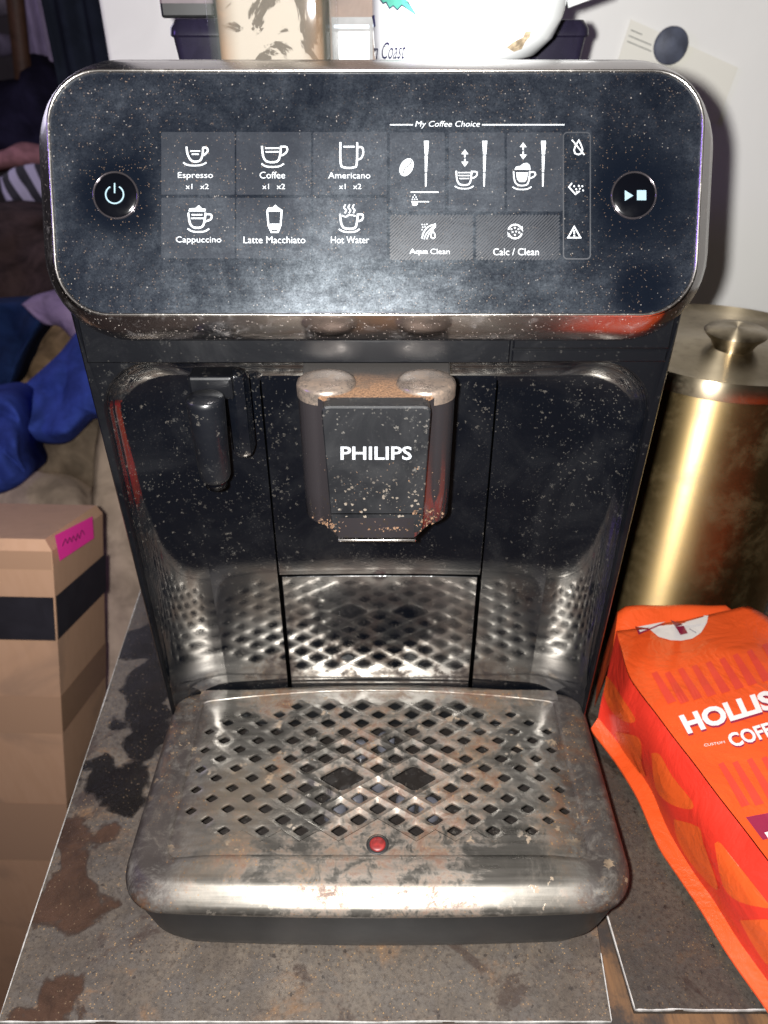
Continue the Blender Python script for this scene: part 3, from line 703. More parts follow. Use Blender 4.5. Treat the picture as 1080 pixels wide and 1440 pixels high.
for r in range(-4, 17):
    ks = range(-7, 8) if r % 2 == 0 else [q + .5 for q in range(-8, 8)]
    for k in ks:
        if (k, r) in skip: continue
        hole = r in maxk and abs(k) <= maxk[r] and not (r == 0 and k == 0)
        e = abs(k) / 5; s = .55 - .18 * max(0, e - .25) / .75 
        if r in (0, 12, 13): s *= .95
        bead = 0
        cellring(k, r, ax_, bx_, hole, (s, s * 1.10), bead)
for k, r in big: cellring(k, r, 2 * ax_, 2 * bx_, True, (.68, .70), 0)
bm = bmesh.new(); vs = [bm.verts.new(p) for p in tr.v]
for f in tr.f: bm.faces.new([vs[i] for i in f])
bmesh.ops.remove_doubles(bm, verts=bm.verts[:], dist=.00002)
for co, no in (((-.1, 0, 0), (-1, 0, 0)), ((.1, 0, 0), (1, 0, 0)), ((0, .2035, 0), (0, -1, 0)), ((0, .3095, 0), (0, 1, 0))):
    bmesh.ops.bisect_plane(bm, geom=bm.verts[:] + bm.edges[:] + bm.faces[:], plane_co=co, plane_no=no, clear_outer=True, dist=1e-6)
# embossed ribs along the diagonals through the big holes
def rib(x, y):
    q = 0
    for s in (-1, 1):
        hxk, hyk = s * 2 * ax_, y0r + 5 * bx_
        u = abs(x - hxk) / ax_ + abs(y - hyk) / bx_
        for lv in (2.0, 4.0): q = max(q, math.exp(-((u - lv) / .34) ** 2) * (1 if lv == 2 else .8))
    return q
for v_ in bm.verts: v_.co.z += .0005 * rib(v_.co.x, v_.co.y) if abs(v_.co.x) < .075 else 0
bmesh.ops.recalc_face_normals(bm, faces=bm.faces[:])
up = sum((f.normal.z * f.calc_area() for f in bm.faces))
if up < 0: bmesh.ops.reverse_faces(bm, faces=bm.faces[:])
bm.verts.index_update()
grid = mk('drip_grid', [v_.co.copy() for v_ in bm.verts], [tuple(q.index for q in f.verts) for f in bm.faces], M['tray'], CM, sharp=40); bm.free()
def tloop(hw_, yf, yb, r, rb, z, conv=.0, n=12, side=16):
    """tray outline with a slightly bowed front; z may be a function"""
    hh, cy = (yb - yf) / 2, (yb + yf) / 2; raw = rrect(hw_, hh, (r, r, rb, rb), n, 0, cy); out = []
    for i in range(len(raw)):
        a = Vector(raw[i]); b_ = Vector(raw[(i + 1) % len(raw)]); m = side if (a - b_).length > .03 else 1
        for j in range(m): out.append(a.lerp(b_, j / m))
    res = []
    for p in out:
        k = (1 - (abs(p.x) / hw_) ** 2.0); wb = max(0, min(1, (p.y - cy) / hh)); y = p.y - conv * k * (1 - wb if p.y > cy else min(1, (cy - p.y) / hh * 1.5)) + .0085 * (k - 1) * wb ** 5
        res.append(V(p.x, y, z(p.x, y) if callable(z) else z))
    return res
cv = .0030
rim_ = [tloop(.0965, .2085, .3085, .006, .005, lambda x, y: platez(x, y) - .0004, 0),
        tloop(.0968, .2080, .3088, .006, .005, lambda x, y: platez(x, y) + .0005, .0002),
        tloop(.0990, .2055, .3090, .010, .006, lambda x, y: platez(x, y) + .0007, .0005),
        tloop(.1060, .2005, .3100, .012, .008, lambda x, y: .0545, .0012),
        tloop(.1098, .1975, .3120, .015, .010, lambda x, y: .0542 if y < .29 else .0545, .0018),
        tloop(.1115, .1960, .3140, .0165, .011, lambda x, y: .0534 if y < .29 else .0543, cv), tloop(.1127, .1944, .3145, .0175, .012, .0523, cv), tloop(.1137, .1921, .3150, .019, .012, .0509, cv),
        tloop(.1145, .1896, .3152, .0195, .012, .0493, cv), tloop(.1149, .1878, .3154, .020, .012, .0474, cv), tloop(.1149, .1874, .3156, .020, .012, .0456, cv),
        tloop(.1140, .1882, .3156, .020, .012, .0444, cv)]
b = MB(); b.loops(rim_); tray_rim = b.build('tray_rim', M['tray'], CM)
b = MB(); b.loops([tloop(.1134, .1886, .3100, .022, .012, .0446, cv), tloop(.1130, .1894, .3100, .022, .012, .0340, cv), tloop(.1114, .1920, .3100, .023, .012, .0180, cv), tloop(.1085, .1965, .3095, .024, .012, .0060, cv), tloop(.1060, .1995, .3090, .024, .012, .0010, cv)], cap1=True)
b.build('tray_base', M['base'], CM)
M['palepl'] = m_simple('pale_plastic', (.06, .06, .07), .25)
# inside of the tray: dark pan with wet grounds
b = MB(); b.box((0, .254, .030), (.205, .104, .002)); b.build('tray_pan', m_black('wet_pan', (.012, .010, .009), .15, .8, .8), CM, smooth=False)
for (x, y, s) in ((-.022, .246, .006), (-.012, .251, .0045), (.014, .250, .005), (.026, .247, .0055), (.0, .262, .004), (-.004, .235, .004), (.004, .29, .005), (-.01, .285, .004)):
    b = MB(); b.lathe([(s, .031), (s * .98, .038), (s * .7, .0395), (.0001, .040)], (x, y, 0), 16, None, False); b.build('pan_boss', M['palepl'], CM)
rp = PZ(531, 1188, ZP)
b = MB(); b.lathe([(.0048, ZP + .0003), (.0052, ZP + .0003), (.0050, ZP + .0001), (.0046, ZP + .0006)], (rp.x, rp.y, 0), 28, None, False); b.lathe([(.0046, ZP + .00025), (.0001, ZP + .0003)], (rp.x, rp.y, 0), 28, None, False)
b.build('float_opening_shade', M['dark'], CM)  # flat black disc on the uncut plate paints the shade inside the opening
b = MB(); b.lathe([(.0037, ZP + .0002), (.0037, ZP + .0007), (.0033, ZP + .0011), (.0020, ZP + .0013), (.0001, ZP + .0013)], (rp.x, rp.y, 0), 28, None, False); b.build('tray_full_float', M['red'], CM)

# ================================================================== THINGS ON TOP AND BEHIND
YT = .455; ZD = .348
def topx(px, y=YT): return PY(px, 70, y).x
# jar of ground coffee
jx0, jx1 = topx(291), topx(468); jw = (jx1 - jx0) / 2; jc = (jx0 + jx1) / 2
jar = thing('glass_jar', 'clear square glass jar with coffee powder clinging inside, on top of the machine', 'jar', (jc, YT + jw, ZD))
def m_glass():
    m = Mat('jar_glass', (.30, .34, .28), .03); m.set('Alpha', .07); m.set('Coat Weight', 1.0); return m.m
def sq(hw_, r, z, c=(0, 0)): return [V(x, y, z) for x, y in rrect(hw_, hw_, r, 6, c[0], c[1])]
b = MB(); c_ = (jc, YT + jw)
b.loops([sq(jw * .9, .006, ZD, c_), sq(jw, .008, ZD + .003, c_), sq(jw, .008, ZD + .12, c_), sq(jw - .0035, .006, ZD + .12, c_), sq(jw - .0035, .006, ZD + .005, c_)], cap0=True, cap1=True)
b.build('jar_wall', m_glass(), jar, sharp=40)
def m_jar():
    m = Mat('powder_on_glass', rough=.8); n = m.noise(34, 7, .62, 1.2); g = m.noise(500, 3)
    x = m.comp(0)
    side = m.ramp(m.math('ABSOLUTE', m.math('ADD', x, -jc)), jw * .45, jw * .85)
    f = m.ramp(m.math('ADD', n, m.math('MULTIPLY', m.math('ADD', x, -jc), 3.2)), .53, .56)
    c = m.mix(f, (.34, .29, .24), m.mix(g, (.045, .028, .020), (.085, .055, .040)))
    c = m.mix(m.math('MULTIPLY', side, .9), c, m.mix(m.ramp(n, .4, .6), (.17, .072, .022), (.10, .042, .014)))
    m.set('Base Color', c); return m.m
b = MB(); b.loops([sq(jw - .005, .005, ZD + .006, c_), sq(jw - .005, .005, ZD + .1, c_)], cap0=True, cap1=True); b.build('powder', m_jar(), jar, sharp=40)
# white mug
mx0, mx1 = topx(522, .43), topx(812, .43); mr = (mx1 - mx0) / 2; mc = (mx0 + mx1) / 2; my = .43 + mr * .75
mug = thing('mug', 'large white glazed mug with green leaf emblem and the word Coast, on the machine', 'mug', (mc, my, ZD))
b = MB()
def sup(r, z, wx=1, n=48):
    out = []
    for i in range(n):
        t = 2 * math.pi * i / n; out.append(V(mc - (mr - r) * .85 + r * math.cos(t), my + r * math.sin(t), z))
    return out
zt_ = PY(600, -60, .43).z
pz = lambda px: PY(700, px, .44).z
b.loops([sup(mr * .62, pz(97)), sup(mr * .70, pz(92)), sup(mr * .84, pz(80)), sup(mr * .93, pz(55)), sup(mr * .975, pz(25)), sup(mr * 1.0, pz(-20)), sup(mr * 1.01, pz(-90)), sup(mr * .97, pz(-90)), sup(mr * .95, pz(0)), sup(mr * .7, pz(60))], cap0=True, cap1=True)
mugb = b.build('mug_body', M['ceramic'], mug, sharp=60)
b = MB(); b.tube([V(mc + mr * .96, my, pz(-80)), V(mc + mr * 1.2, my, pz(-85)), V(mc + mr * 1.36, my, pz(-60)), V(mc + mr * 1.3, my, pz(-25)), V(mc + mr * .98, my, pz(-8))], .006, 10); b.build('mug_handle', M['ceramic'], mug)
bv = bvh_of(mugb)
ink = m_simple('navy_ink', (.02, .02, .07), .5)
on_mesh('word', [text_quad('m Coast', [(522, 83), (570, 82), (572, 58), (522, 60)], .0, .35)], ink, mug, bv, .0004)
on_mesh('leaf_emblem', [poly([(532, -6), (540, 5), (544, 3), (549, 12), (554, 8), (560, 14), (566, 7), (586, 21), (574, 2), (566, -8)])], m_simple('teal_leaf', (.10, .42, .32), .5), mug, bv, .0004, 2)
on_mesh('leaf_outline', [stroke([(532, -6), (540, 5), (544, 3), (549, 12), (554, 8), (560, 14), (566, 7), (586, 21), (574, 2)], 1.5), stroke([(522, 2), (525, 22), (528, 38)], 1.6)], ink, mug, bv, .0005)
on_mesh('tan_smudge', [poly([(712, 66), (722, 58), (735, 52), (738, 44), (746, 44), (744, 52), (738, 58), (733, 68), (722, 72)])], m_simple('tan_residue', (.42, .33, .22), .7, 0, .5, 300), mug, bv, .0004, 1)
# dark lidded canister at left
def lidded(px0, px1, y, topy, lab, name, mat):
    x0, x1 = topx(px0, y), topx(px1, y); hw_ = (x1 - x0) / 2; c = ((x0 + x1) / 2, y + hw_); t = thing(name, lab, 'container', (c[0], c[1], ZD), 'dark lidded containers on the machine')
    z = PY(px0, topy, y).z
    b = MB(); b.loops([sq(hw_ * .8, .004, ZD, c), sq(hw_ * .92, .005, z - .008, c)], cap0=True, cap1=True); b.build('container_body', mat, t, sharp=40)
    b = MB(); b.loops([sq(hw_ * .94, .005, z - .0085, c), sq(hw_, .006, z - .0075, c), sq(hw_ * .98, .006, z - .004, c), sq(hw_ * .82, .006, z, c)], cap0=True, cap1=True); b.build('container_lid', mat, t, sharp=40)
    return t, z
blk = m_simple('violet_black_plastic', (.012, .010, .022), .25, 0, .3)
t1, z1 = lidded(239, 330, .50, 27, 'dark lidded plastic container left of the coffee jar', 'plastic_container', blk)
b = MB(); b.box((topx(272, .52), .525, PY(272, 13, .52).z), (.030, .02, .0085), .0015); b.build('container_clip', M['base'], t1, smooth=False)
b = MB(); b.box((topx(272, .52), .525, PY(272, 2, .52).z + .001), (.030, .02, .007), .0015); b.build('container_clip', m_simple('grey_brown_plastic', (.12, .09, .10), .5), t1, smooth=False)
t2, z2 = lidded(742, 828, .52, 28, 'dark lidded plastic container half hidden behind the white mug', 'plastic_container', blk)
# brown carton with a white label between jar and mug
ca = thing('carton', 'brown and black carton with a white label between jar and mug', 'carton', (topx(496, .53), .56, ZD))
b = MB(); b.box((topx(496, .53), .565, .42), (.045, .06, .144), .001); b.build('carton_box', m_simple('brown_carton', (.16, .11, .085), .6, 0, .3), ca, smooth=False)
cb = b
def card_rect(name, x0, y0, x1, y1, mat, y, par, t=.0006):
    a, c = PY(x0, y1, y), PY(x1, y0, y); return MB().box(((a.x + c.x) / 2, y, (a.z + c.z) / 2), (c.x - a.x, t, c.z - a.z)).build(name, mat, par, smooth=False)
card_rect('dark_band', 468, 24, 524, 90, M['base'], .5335, ca); card_rect('white_label', 477, 45, 519, 90, M['ceramic'], .5325, ca); card_rect('white_label', 470, 35, 519, 39.5, m_simple('pale_blue', (.4, .5, .62), .4), .5325, ca)

# ---- refrigerator side with card and magnet
fr = thing('refrigerator', 'white enamel refrigerator side behind the machine, at right', 'refrigerator', (.9, 1.1, -.78))
b = MB(); b.box(((fx + 1.9) / 2, 1.15, .40), (1.9 - fx, .60, 2.36), .006); fb = b.build('fridge_body', M['whiteenamel'], fr, smooth=False)
yf = .85
def m_paper():
    m = Mat('paper', (.80, .78, .70), .8); return m.m
card = thing('paper_card', 'off-white paper card held by a round magnet on the refrigerator', 'card', PY(950, 90, yf - .002))
def flat(px, y, name, mat, par, t=.0008):
    P = [PY(a, b_, y) for a, b_ in px]; n = len(P); v = P + [p + V(0, t, 0) for p in P]
    f = [tuple(range(n)), tuple(range(2 * n - 1, n - 1, -1))] + [(i, i + n, (i + 1) % n + n, (i + 1) % n) for i in range(n)]
    o = mk(name, v, f, mat, par, smooth=False); 
    bm = bmesh.new(); bm.from_mesh(o.data); bmesh.ops.recalc_face_normals(bm, faces=bm.faces[:]); bm.to_mesh(o.data); bm.free(); return o
flat([(887, 27), (1038, 95), (1008, 175), (855, 130)], yf - .0032, 'card_sheet', m_paper(), card)
pg = m_simple('grey_ink', (.28, .28, .26), .7)
for (x0, y0, l) in ((887, 42, 16), (884, 50, 32), (882, 58, 34)):
    v, f = stroke([(x0, y0), (x0 + l, y0 + l * .42)], 1.7); o = mk('print_line', [PY(a, b_, yf - .0045) for a, b_ in v], f, pg, card, smooth=False); face_to(o, V(0, -1, 0))
mg = PY(941, 64, yf); rm = 24.5 / FPX * .70
b = MB(); b.lathe([(rm, 0), (rm, .003), (rm * .93, .004), (.0001, .0042)], (mg.x, yf - .0036, mg.z), 36, Matrix.Rotation(math.radians(90), 3, 'X'), False)
o = b.build('fridge_magnet', m_simple('slate_grey_magnet', (.075, .085, .12), .6, 0, .3, 60), sharp=50, label='round slate grey magnet holding the card on the refrigerator', cat='magnet', loc=(mg.x, yf - .0036, mg.z))

# ---- brass canister
CB = V(.215, .460, 0); cr_ = .0705; ct = .204
can = thing('brass_canister', 'tall brass canister with domed knob lid, right of the machine', 'canister', CB)
def m_brass(name, base, rough, dirty):
    m = Mat(name, base, rough, 1); n = m.noise(28, 7, .7, .5); g = m.noise(180, 4, .7)
    st = m.noise(120, 3, .6, 0, m.map((1, 1, .05)))
    d = m.math('MULTIPLY', m.ramp(m.math('ADD', m.math('MULTIPLY', n, .7), m.math('MULTIPLY', g, .3)), .44, .74), dirty)
    m.set('Base Color', m.mix(d, m.mix(st, base, tuple(q * .8 for q in base)), (.13, .10, .07))); m.set('Metallic', m.mixf(d, 1, .7)); m.set('Anisotropic', .95); m.set('Anisotropic Rotation', .25); tn = m.N.new('ShaderNodeTangent'); tn.direction_type = 'RADIAL'; tn.axis = 'Z'; m.L.new(tn.outputs[0], m.b.inputs['Tangent']); m.set('Roughness', m.math('ADD', m.mixf(d, rough, rough + .1), m.math('MULTIPLY', st, .08))); return m.m
brass = m_brass('aged_brass', (.36, .26, .12), .42, .45); lidm = m_brass('dull_brass_lid', (.42, .35, .24), .30, .8)
b = MB(); b.lathe([(cr_ * .97, .0), (cr_, .003), (cr_, ct - .004), (cr_ * .97, ct - .001)], CB, 64, None, True); b.build('canister_body', brass, can, sharp=50)
b = MB(); b.lathe([(cr_ + .001, ct - .010), (cr_ + .002, ct - .009), (cr_ + .002, ct - .001), (cr_ + .0005, ct + .001), (cr_ - .004, ct - .001), (cr_ * .8, ct - .0005), (cr_ * .4, ct + .0025), (.0001, ct + .003)], CB, 64, None, False); b.build('canister_lid', lidm, can, sharp=60)
b = MB(); b.lathe([(.0112, ct + .001), (.0112, ct + .002), (.0135, ct + .007), (.0175, ct + .0110), (.0184, ct + .0125), (.0168, ct + .0142), (.009, ct + .0150), (.0001, ct + .0152)], CB + V(-.002, -.017, 0), 40, None, False); b.build('lid_knob', lidm, can, sharp=60)

# ---- orange coffee bags
def m_bag(name, base, rough=.38):
    m = Mat(name, base, rough); n = m.noise(30, 4, .5, .4); m.set('Base Color', m.mix(m.ramp(n, .35, .65), tuple(q * .90 for q in base), base))
    m.set('Roughness', m.math('ADD', rough - .06, m.math('MULTIPLY', n, .12)))
    m.bump(m.math('ADD', m.noise(26, 4, .6, 1.6), m.math('MULTIPLY', m.noise(160, 3), .1)), .28, .006); return m.m
ORA, REDC = (.46, .052, .009), (.42, .021, .011)
orange, redm = m_bag('matt_orange_foil', ORA), m_bag('matt_red_foil', REDC)
Op = [(830, 1027), (858, 1063), (880, 1096), (899, 1130), (925, 1190), (955, 1236), (985, 1281), (1024, 1345), (1076, 1419), (1112, 1475)]
Ip = [(841, 1012), (870, 1046), (895, 1080), (917, 1114), (940, 1168), (972, 1222), (1003, 1266), (1040, 1325), (1090, 1395), (1124, 1450)]
Rp = [(867, 887), (882, 945), (899, 974), (922, 1004), (948, 1039), (976, 1075), (1008, 1118), (1050, 1172), (1100, 1238), (1140, 1290)]
zr = [.062, .066, .067, .067, .066, .065, .064, .062, .058, .054]
O3 = [PZ(x, y, .0045) for x, y in Op]; I3 = [PZ(x, y, .0075) for x, y in Ip]; R3 = [PZ(x, y, z) for (x, y), z in zip(Rp, zr)]
O3[0] = PZ(830, 1027, .012); I3[0] = PZ(841, 1010, .016)
lat0 = PZ(1051, 853, .066) - PZ(867, 887, .062)
lat1 = PZ(1080, 1000, .067) - PZ(948, 1039, .066); lat1 = lat1.normalized() * .15
print('bag lateral', lat0, lat1, R3[0], R3[4], O3[0], O3[5])
bag = thing('coffee_bag', 'glossy orange coffee bag with white HOLLIS COFFEE lettering lying on the dark slab', 'coffee bag', ((O3[4] + R3[4]) / 2 * 1), 'orange coffee bags')
bag.location.z = 0
def dens(L_, k=4):
    return [Vector(p) for p in smooth3(L_, k)]
def smooth3(P, k):
    out = []
    for i in range(len(P) - 1):
        a, b_, c, d = P[max(i - 1, 0)], P[i], P[i + 1], P[min(i + 2, len(P) - 1)]
        for j in range(k):
            t = j / k; out.append(.5 * ((2 * b_) + (c - a) * t + (2 * a - 5 * b_ + 4 * c - d) * t * t + (3 * b_ - a - 3 * c + d) * t ** 3))
    return out + [P[-1]]
O3, I3, R3 = dens(O3, 6), dens(I3, 6), dens(R3, 6)
n = len(R3); mid = []; gs = []
for i in range(n):
    a, c = I3[i], R3[i]; row = []
    for j in range(9):
        t = j / 8; p = a.lerp(c, t); bul = .006 * math.sin(math.pi * t) * min(1, i / 8)
        out_ = V(-.8, -.45, .35); p = p + out_ * bul + V(0, 0, .0016 * mnoise.noise(p * 38)) + out_ * (.0014 * mnoise.noise(p * 60 + V(3, 1, 2)))
        if j == 8: p = c
        if j == 0: p = a
        row.append(p)
    gs.append(row)
gs[-1:] = [gs[-1]]
b = MB(); b.loops(gs, closed=False); gusset = b.build('bag_gusset', redm, bag, sharp=70)
b = MB(); b.loops([[O3[i] + V(0, 0, 0), O3[i] + V(0, 0, .0012), I3[i] + V(0, 0, .0004)] for i in range(n)], closed=False)
fin = b.build('bottom_seam', orange, bag, sharp=30)
fs = []
for i in range(n):
    u = i / (n - 1); k = min(1, u / .33); lat = lat0.lerp(lat1, k); row = []
    zs = 0
    for j in range(22):
        t = j / 16
        if t <= 1:
            p = R3[i] + lat * t; h = .0045 * math.sin(math.pi * min(1, t)) * k
            if i > 2: h += -.0016 * math.exp(-((t - .035) / .022) ** 2) + .0010 * math.exp(-(t / .02) ** 2)
            p = p + V(0, 0, h + (.0024 * mnoise.noise(p * 26) + .0009 * mnoise.noise(p * 85)) * min(1, t * 12))
        else:
            e = (t - 1) / .3125; p = R3[i] + lat * (1 + .08 * math.sin(e * math.pi)) ; p = V(p.x + .006 * e, p.y, p.z * (1 - e) + .004 * e)
        row.append(p)
    fs.append(row)
# top seal: front face bends down behind
top = []
for e in (1.0, .5): top.append([p + V(.002, .010 * e, -.030 * e * e - .002 * e) for p in fs[0]])
b = MB(); b.loops(top + fs, closed=False)
face = b.build('bag_front', orange, bag, sharp=70)
for o in (gusset, face, fin):
    bm = bmesh.new(); bm.from_mesh(o.data); bmesh.ops.recalc_face_normals(bm, faces=bm.faces[:]); 
    if sum(f.normal.z * f.calc_area() for f in bm.faces) < 0: bmesh.ops.reverse_faces(bm, faces=bm.faces[:])
    bm.to_mesh(o.data); bm.free()
bf = bvh_of(face); bg_ = bvh_of(gusset)
Z8 = lambda pts: [(820 + .2407 * x, 830 + .2407 * y) for x, y in pts]
wht = m_simple('white_bag_print', (.45, .42, .41), .45, 0, .03); mar = m_simple('maroon_bag_print', (.16, .008, .03), .45, 0, .1); stripe = m_simple('red_stripe_print', (.38, .030, .016), .42, 0, .08)
def bagp(name, parts, mat, h=.0004, cuts=1, bvh=None): return on_mesh(name, parts, mat, bag, bvh or bf, h, cuts)
def slant(x0, y0, h): return [(x0, y0), (x0 + 26, y0 - 18), (x0 + 26 + h * .64, y0 - 18 + h), (x0 + h * .64 - 18, y0 + h + 12)]
hol = [(612, 846), (1128, 693), (1083, 586), (556, 738)]
sh = [(x + 5, y + 9) for x, y in hol]
bagp('lettering_shadow', [text_quad('HOLLIS', Z8(sh), .045)], mar, .0003, 0)
bagp('lettering', [text_quad('HOLLIS', Z8(hol), .045)], wht, .0007, 0)
cof = [(878, 924), (1215, 826), (1175, 745), (828, 848)]
bagp('lettering_shadow', [text_quad('COFFEE', Z8([(x + 4, y + 7) for x, y in cof]), .03)], mar, .0003, 0)
bagp('lettering', [text_quad('COFFEE', Z8(cof), .03)], wht, .0007, 0)
bagp('lettering', [text_quad('CUSTOM', Z8([(708, 918), (828, 897), (824, 884), (703, 903)]), .0)], wht, .0007, 0)
stp = [poly(Z8([(x, y), (x + 30, y - 14), (x + 145, y + 160), (x + 95, y + 178)])) for x, y in ((400, 490), (475, 490), (552, 468), (633, 450), (715, 430), (795, 408), (872, 385), (955, 362), (1042, 325))]
stp += [poly(Z8([(x, y), (x + 30, y - 14), (x + 185, y + 235), (x + 135, y + 250)])) for x, y in ((788, 1020), (870, 1012), (955, 995), (1040, 985), (1125, 960))]
for q in stp: bagp('stripe', [q], stripe, .0004, 2)
cir = [(390, 232), (440, 275), (510, 295), (575, 298), (640, 285), (690, 250), (722, 195), (735, 130), (700, 128), (560, 155), (500, 172)]
bagp('white_roundel', [poly(Z8(cir))], wht, .0004, 2)
bagp('roundel_bar', [poly(Z8([(508, 172), (555, 160), (612, 258), (568, 268)]))], mar, .0008, 1)
bagp('roundel_print', [stroke(Z8([(620, 232), (662, 256)]), .7)], ink, .0008, 0)
bagp('chevron_print', [poly(Z8([(302, 212), (495, 176), (482, 196), (325, 264)]))], mar, .0006, 1)
bagp('chevron_line', [stroke(Z8([(312, 220), (335, 246), (480, 186)]), 2.6)], wht, .0010, 0)
bagp('maroon_band', [poly([(1048, 1150), (1100, 1140), (1125, 1170), (1072, 1182)])], mar, .0005, 1)
bagp('white_band', [poly([(1074, 1172), (1125, 1160), (1132, 1172), (1082, 1184)])], wht, .0008, 1)
Z7 = lambda pts: [(800 + .4308 * x, 820 + .4308 * y) for x, y in pts]
blobs = [Z8([(140, 500), (180, 545), (240, 640), (305, 740), (298, 772), (240, 762), (165, 700), (125, 600)]),
         Z7([(272, 555), (300, 560), (340, 630), (405, 712), (398, 738), (330, 718), (285, 665)]),
         Z7([(345, 770), (425, 795), (442, 850), (488, 985), (470, 990), (395, 905), (355, 830)]),
         Z7([(478, 850), (500, 850), (560, 950), (650, 1050), (660, 1062), (560, 1040), (505, 985)]),
         Z8([(190, 825), (310, 850), (345, 900), (345, 1010), (370, 1090), (300, 1030), (230, 930)]),
         Z7([(560, 1100), (680, 1105), (700, 1200), (660, 1250), (610, 1190)])]
blt = m_bag('blotch_foil', (.44, .058, .010))
for q in blobs: bagp('orange_blotch', [poly(smooth(q + [q[0]], 3)[:-1])], blt, .0005, 2, bg_)
# second bag lying behind
P0 = [PZ(872, 842, .066), PZ(1031, 840, .066), PZ(1040, 900, .052), PZ(862, 915, .052)]
bb = thing('coffee_bag', 'second orange coffee bag, plain side showing, behind the lettered bag', 'coffee bag', (sum(p.x for p in P0) / 4, sum(p.y for p in P0) / 4, 0), 'orange coffee bags')
g = []
for i in range(13):
    row = []
    for j in range(17):
        s, t = i / 12, j / 16; p = P0[3].lerp(P0[2], t).lerp(P0[0].lerp(P0[1], t), s); e = min(s * 0 + (1 - s), .25) / .25; e2 = min(t, 1 - t, .08) / .08
        row.append(p + V(0, 0, .0016 * mnoise.noise(p * 45) - .004 * (1 - e2) ** 2 - .006 * (1 - e) ** 2))
    g.append(row)
b = MB(); b.loops([[p + V(0, .006, -.048) for p in g[-1]]] + g[::-1], closed=False)
b.loops([[p, V(p.x - .004, p.y, .003)] for p in [r[0] for r in g]], closed=False); b.loops([[p, V(p.x + .004, p.y, .003)] for p in [r[-1] for r in g]], closed=False)
b.build('bag_film', orange, bb, sharp=60)

# ================================================================== LEFT OF THE COUNTER
# tall carton standing on the floor, leaning a little; corners set at real depth
bx = thing('cardboard_box', 'tall taped brown cardboard box with a black tape band, left of the counter', 'cardboard box', (-.42, .5, -.78))
T0, T1 = PD(72, 775, .60), PD(-170, 770, .60)
Td = PD(146, 722, .72); T2 = Td; T3 = T1 + (Td - T0)
dn = (PD(97, 1330, .92) - PD(72, 775, .60)); dn = V(.07 * 0 + dn.x * .35, dn.y * .35, -.72 - 0) 
# vertical direction chosen so the near edge lands on the photographed one
lo = PD(108, 1380, 1.0); k = (-.78 - T0.z) / (lo.z - T0.z); dn = (lo - T0) * k
Bt = [T0, T1, T3, T2]
ls = []
for t in (1, .72, .5, .3, .16, .02, 0): ls.append([p + dn * t + V(.002 * mnoise.noise(p * 9 + V(0, 0, t * 7)), .002 * mnoise.noise(p * 9 + V(4, 0, t * 7)), 0) for p in Bt])
b = MB(); b.loops(ls); nb = len(b.v) - 4
c = sum(Bt, V(0, 0, 0)) / 4
ring1 = [p.lerp(c, .06) + V(0, 0, .010) for p in Bt]; b.loops([ls[-1], ring1], cap1=True)
carton = b.build('box_walls', M['card'], bx, smooth=False)
tape = m_simple('black_gaffer_tape', (.014, .013, .018), .5, 0, .2)
def band(t0, t1, mat, name, off, faces=((0, 1), (3, 0)), ends=(0, 1)):
    b = MB()
    for (i, j) in faces:
        p, q = Bt[i], Bt[j]; nn = (q - p).cross(dn).normalized(); m_ = (p + q) / 2 + dn * .5
        if nn.dot(m_ - (c + dn * .5)) < 0: nn = -nn
        a = [p + dn * t0, q + dn * t0, q + dn * t1, p + dn * t1]
        b.add([x + nn * off for x in a], [(0, 1, 2, 3)])
    return b.build(name, mat, bx, smooth=False)
def tt(py, d=.6):
    r = ray(76, py); # parameter along the near edge with matching image row
    best = min(range(0, 400), key=lambda i: abs((lambda p: 720 - FPX * ((p - CAMP).y * SP + (p - CAMP).z * CP) / ((p - CAMP).y * CP - (p - CAMP).z * SP))(T0 + dn * i / 400) - py)); return best / 400
band(tt(838), tt(900), tape, 'black_tape', .0016)
clear = Mat('clear_packing_tape', (.37, .225, .145), .12); clear.set('Coat Weight', 1.0); clear = clear.m
band(tt(980), tt(1030), clear, 'clear_tape', .0010); band(tt(776), tt(800), clear, 'clear_tape', .0010, ((0, 1),)); band(tt(1130), tt(1210), clear, 'clear_tape', .0010)
# top flap: torn and rounded corner over the right face
pink = m_simple('hot_pink_paper', (.92, .03, .36), .7, 0, .04)
nn = (T2 - T0).cross(dn).normalized(); nn = nn if nn.x > 0 else -nn
def onface(px, py, off=.002): return PP(px, py, T0 + nn * off, nn)
nq = [(77, 753), (130, 726), (132, 757), (84, 789)]
o = mk('note_paper', [onface(*p, .0045) for p in nq], [(0, 1, 2, 3)], pink, None, smooth=False, label='bright pink sticky note with a handwritten scribble on the cardboard box', cat='sticky note', loc=onface(104, 757, .0045)); face_to(o, nn)
o.name = 'sticky_note'
v, f = join2d([stroke(smooth([(88, 768), (92, 758), (95, 764), (98, 756), (101, 762), (103, 754), (107, 760), (109, 751), (112, 757), (115, 746), (119, 752)], 3), 1.2)])
o2 = mk('scribble', [onface(a, b_, .0052) for a, b_ in v], f, m_simple('purple_ink', (.15, .01, .09), .6), o, smooth=False); face_to(o2, nn)
o2.location = (0, 0, 0)
for vtx in o2.data.vertices: pass
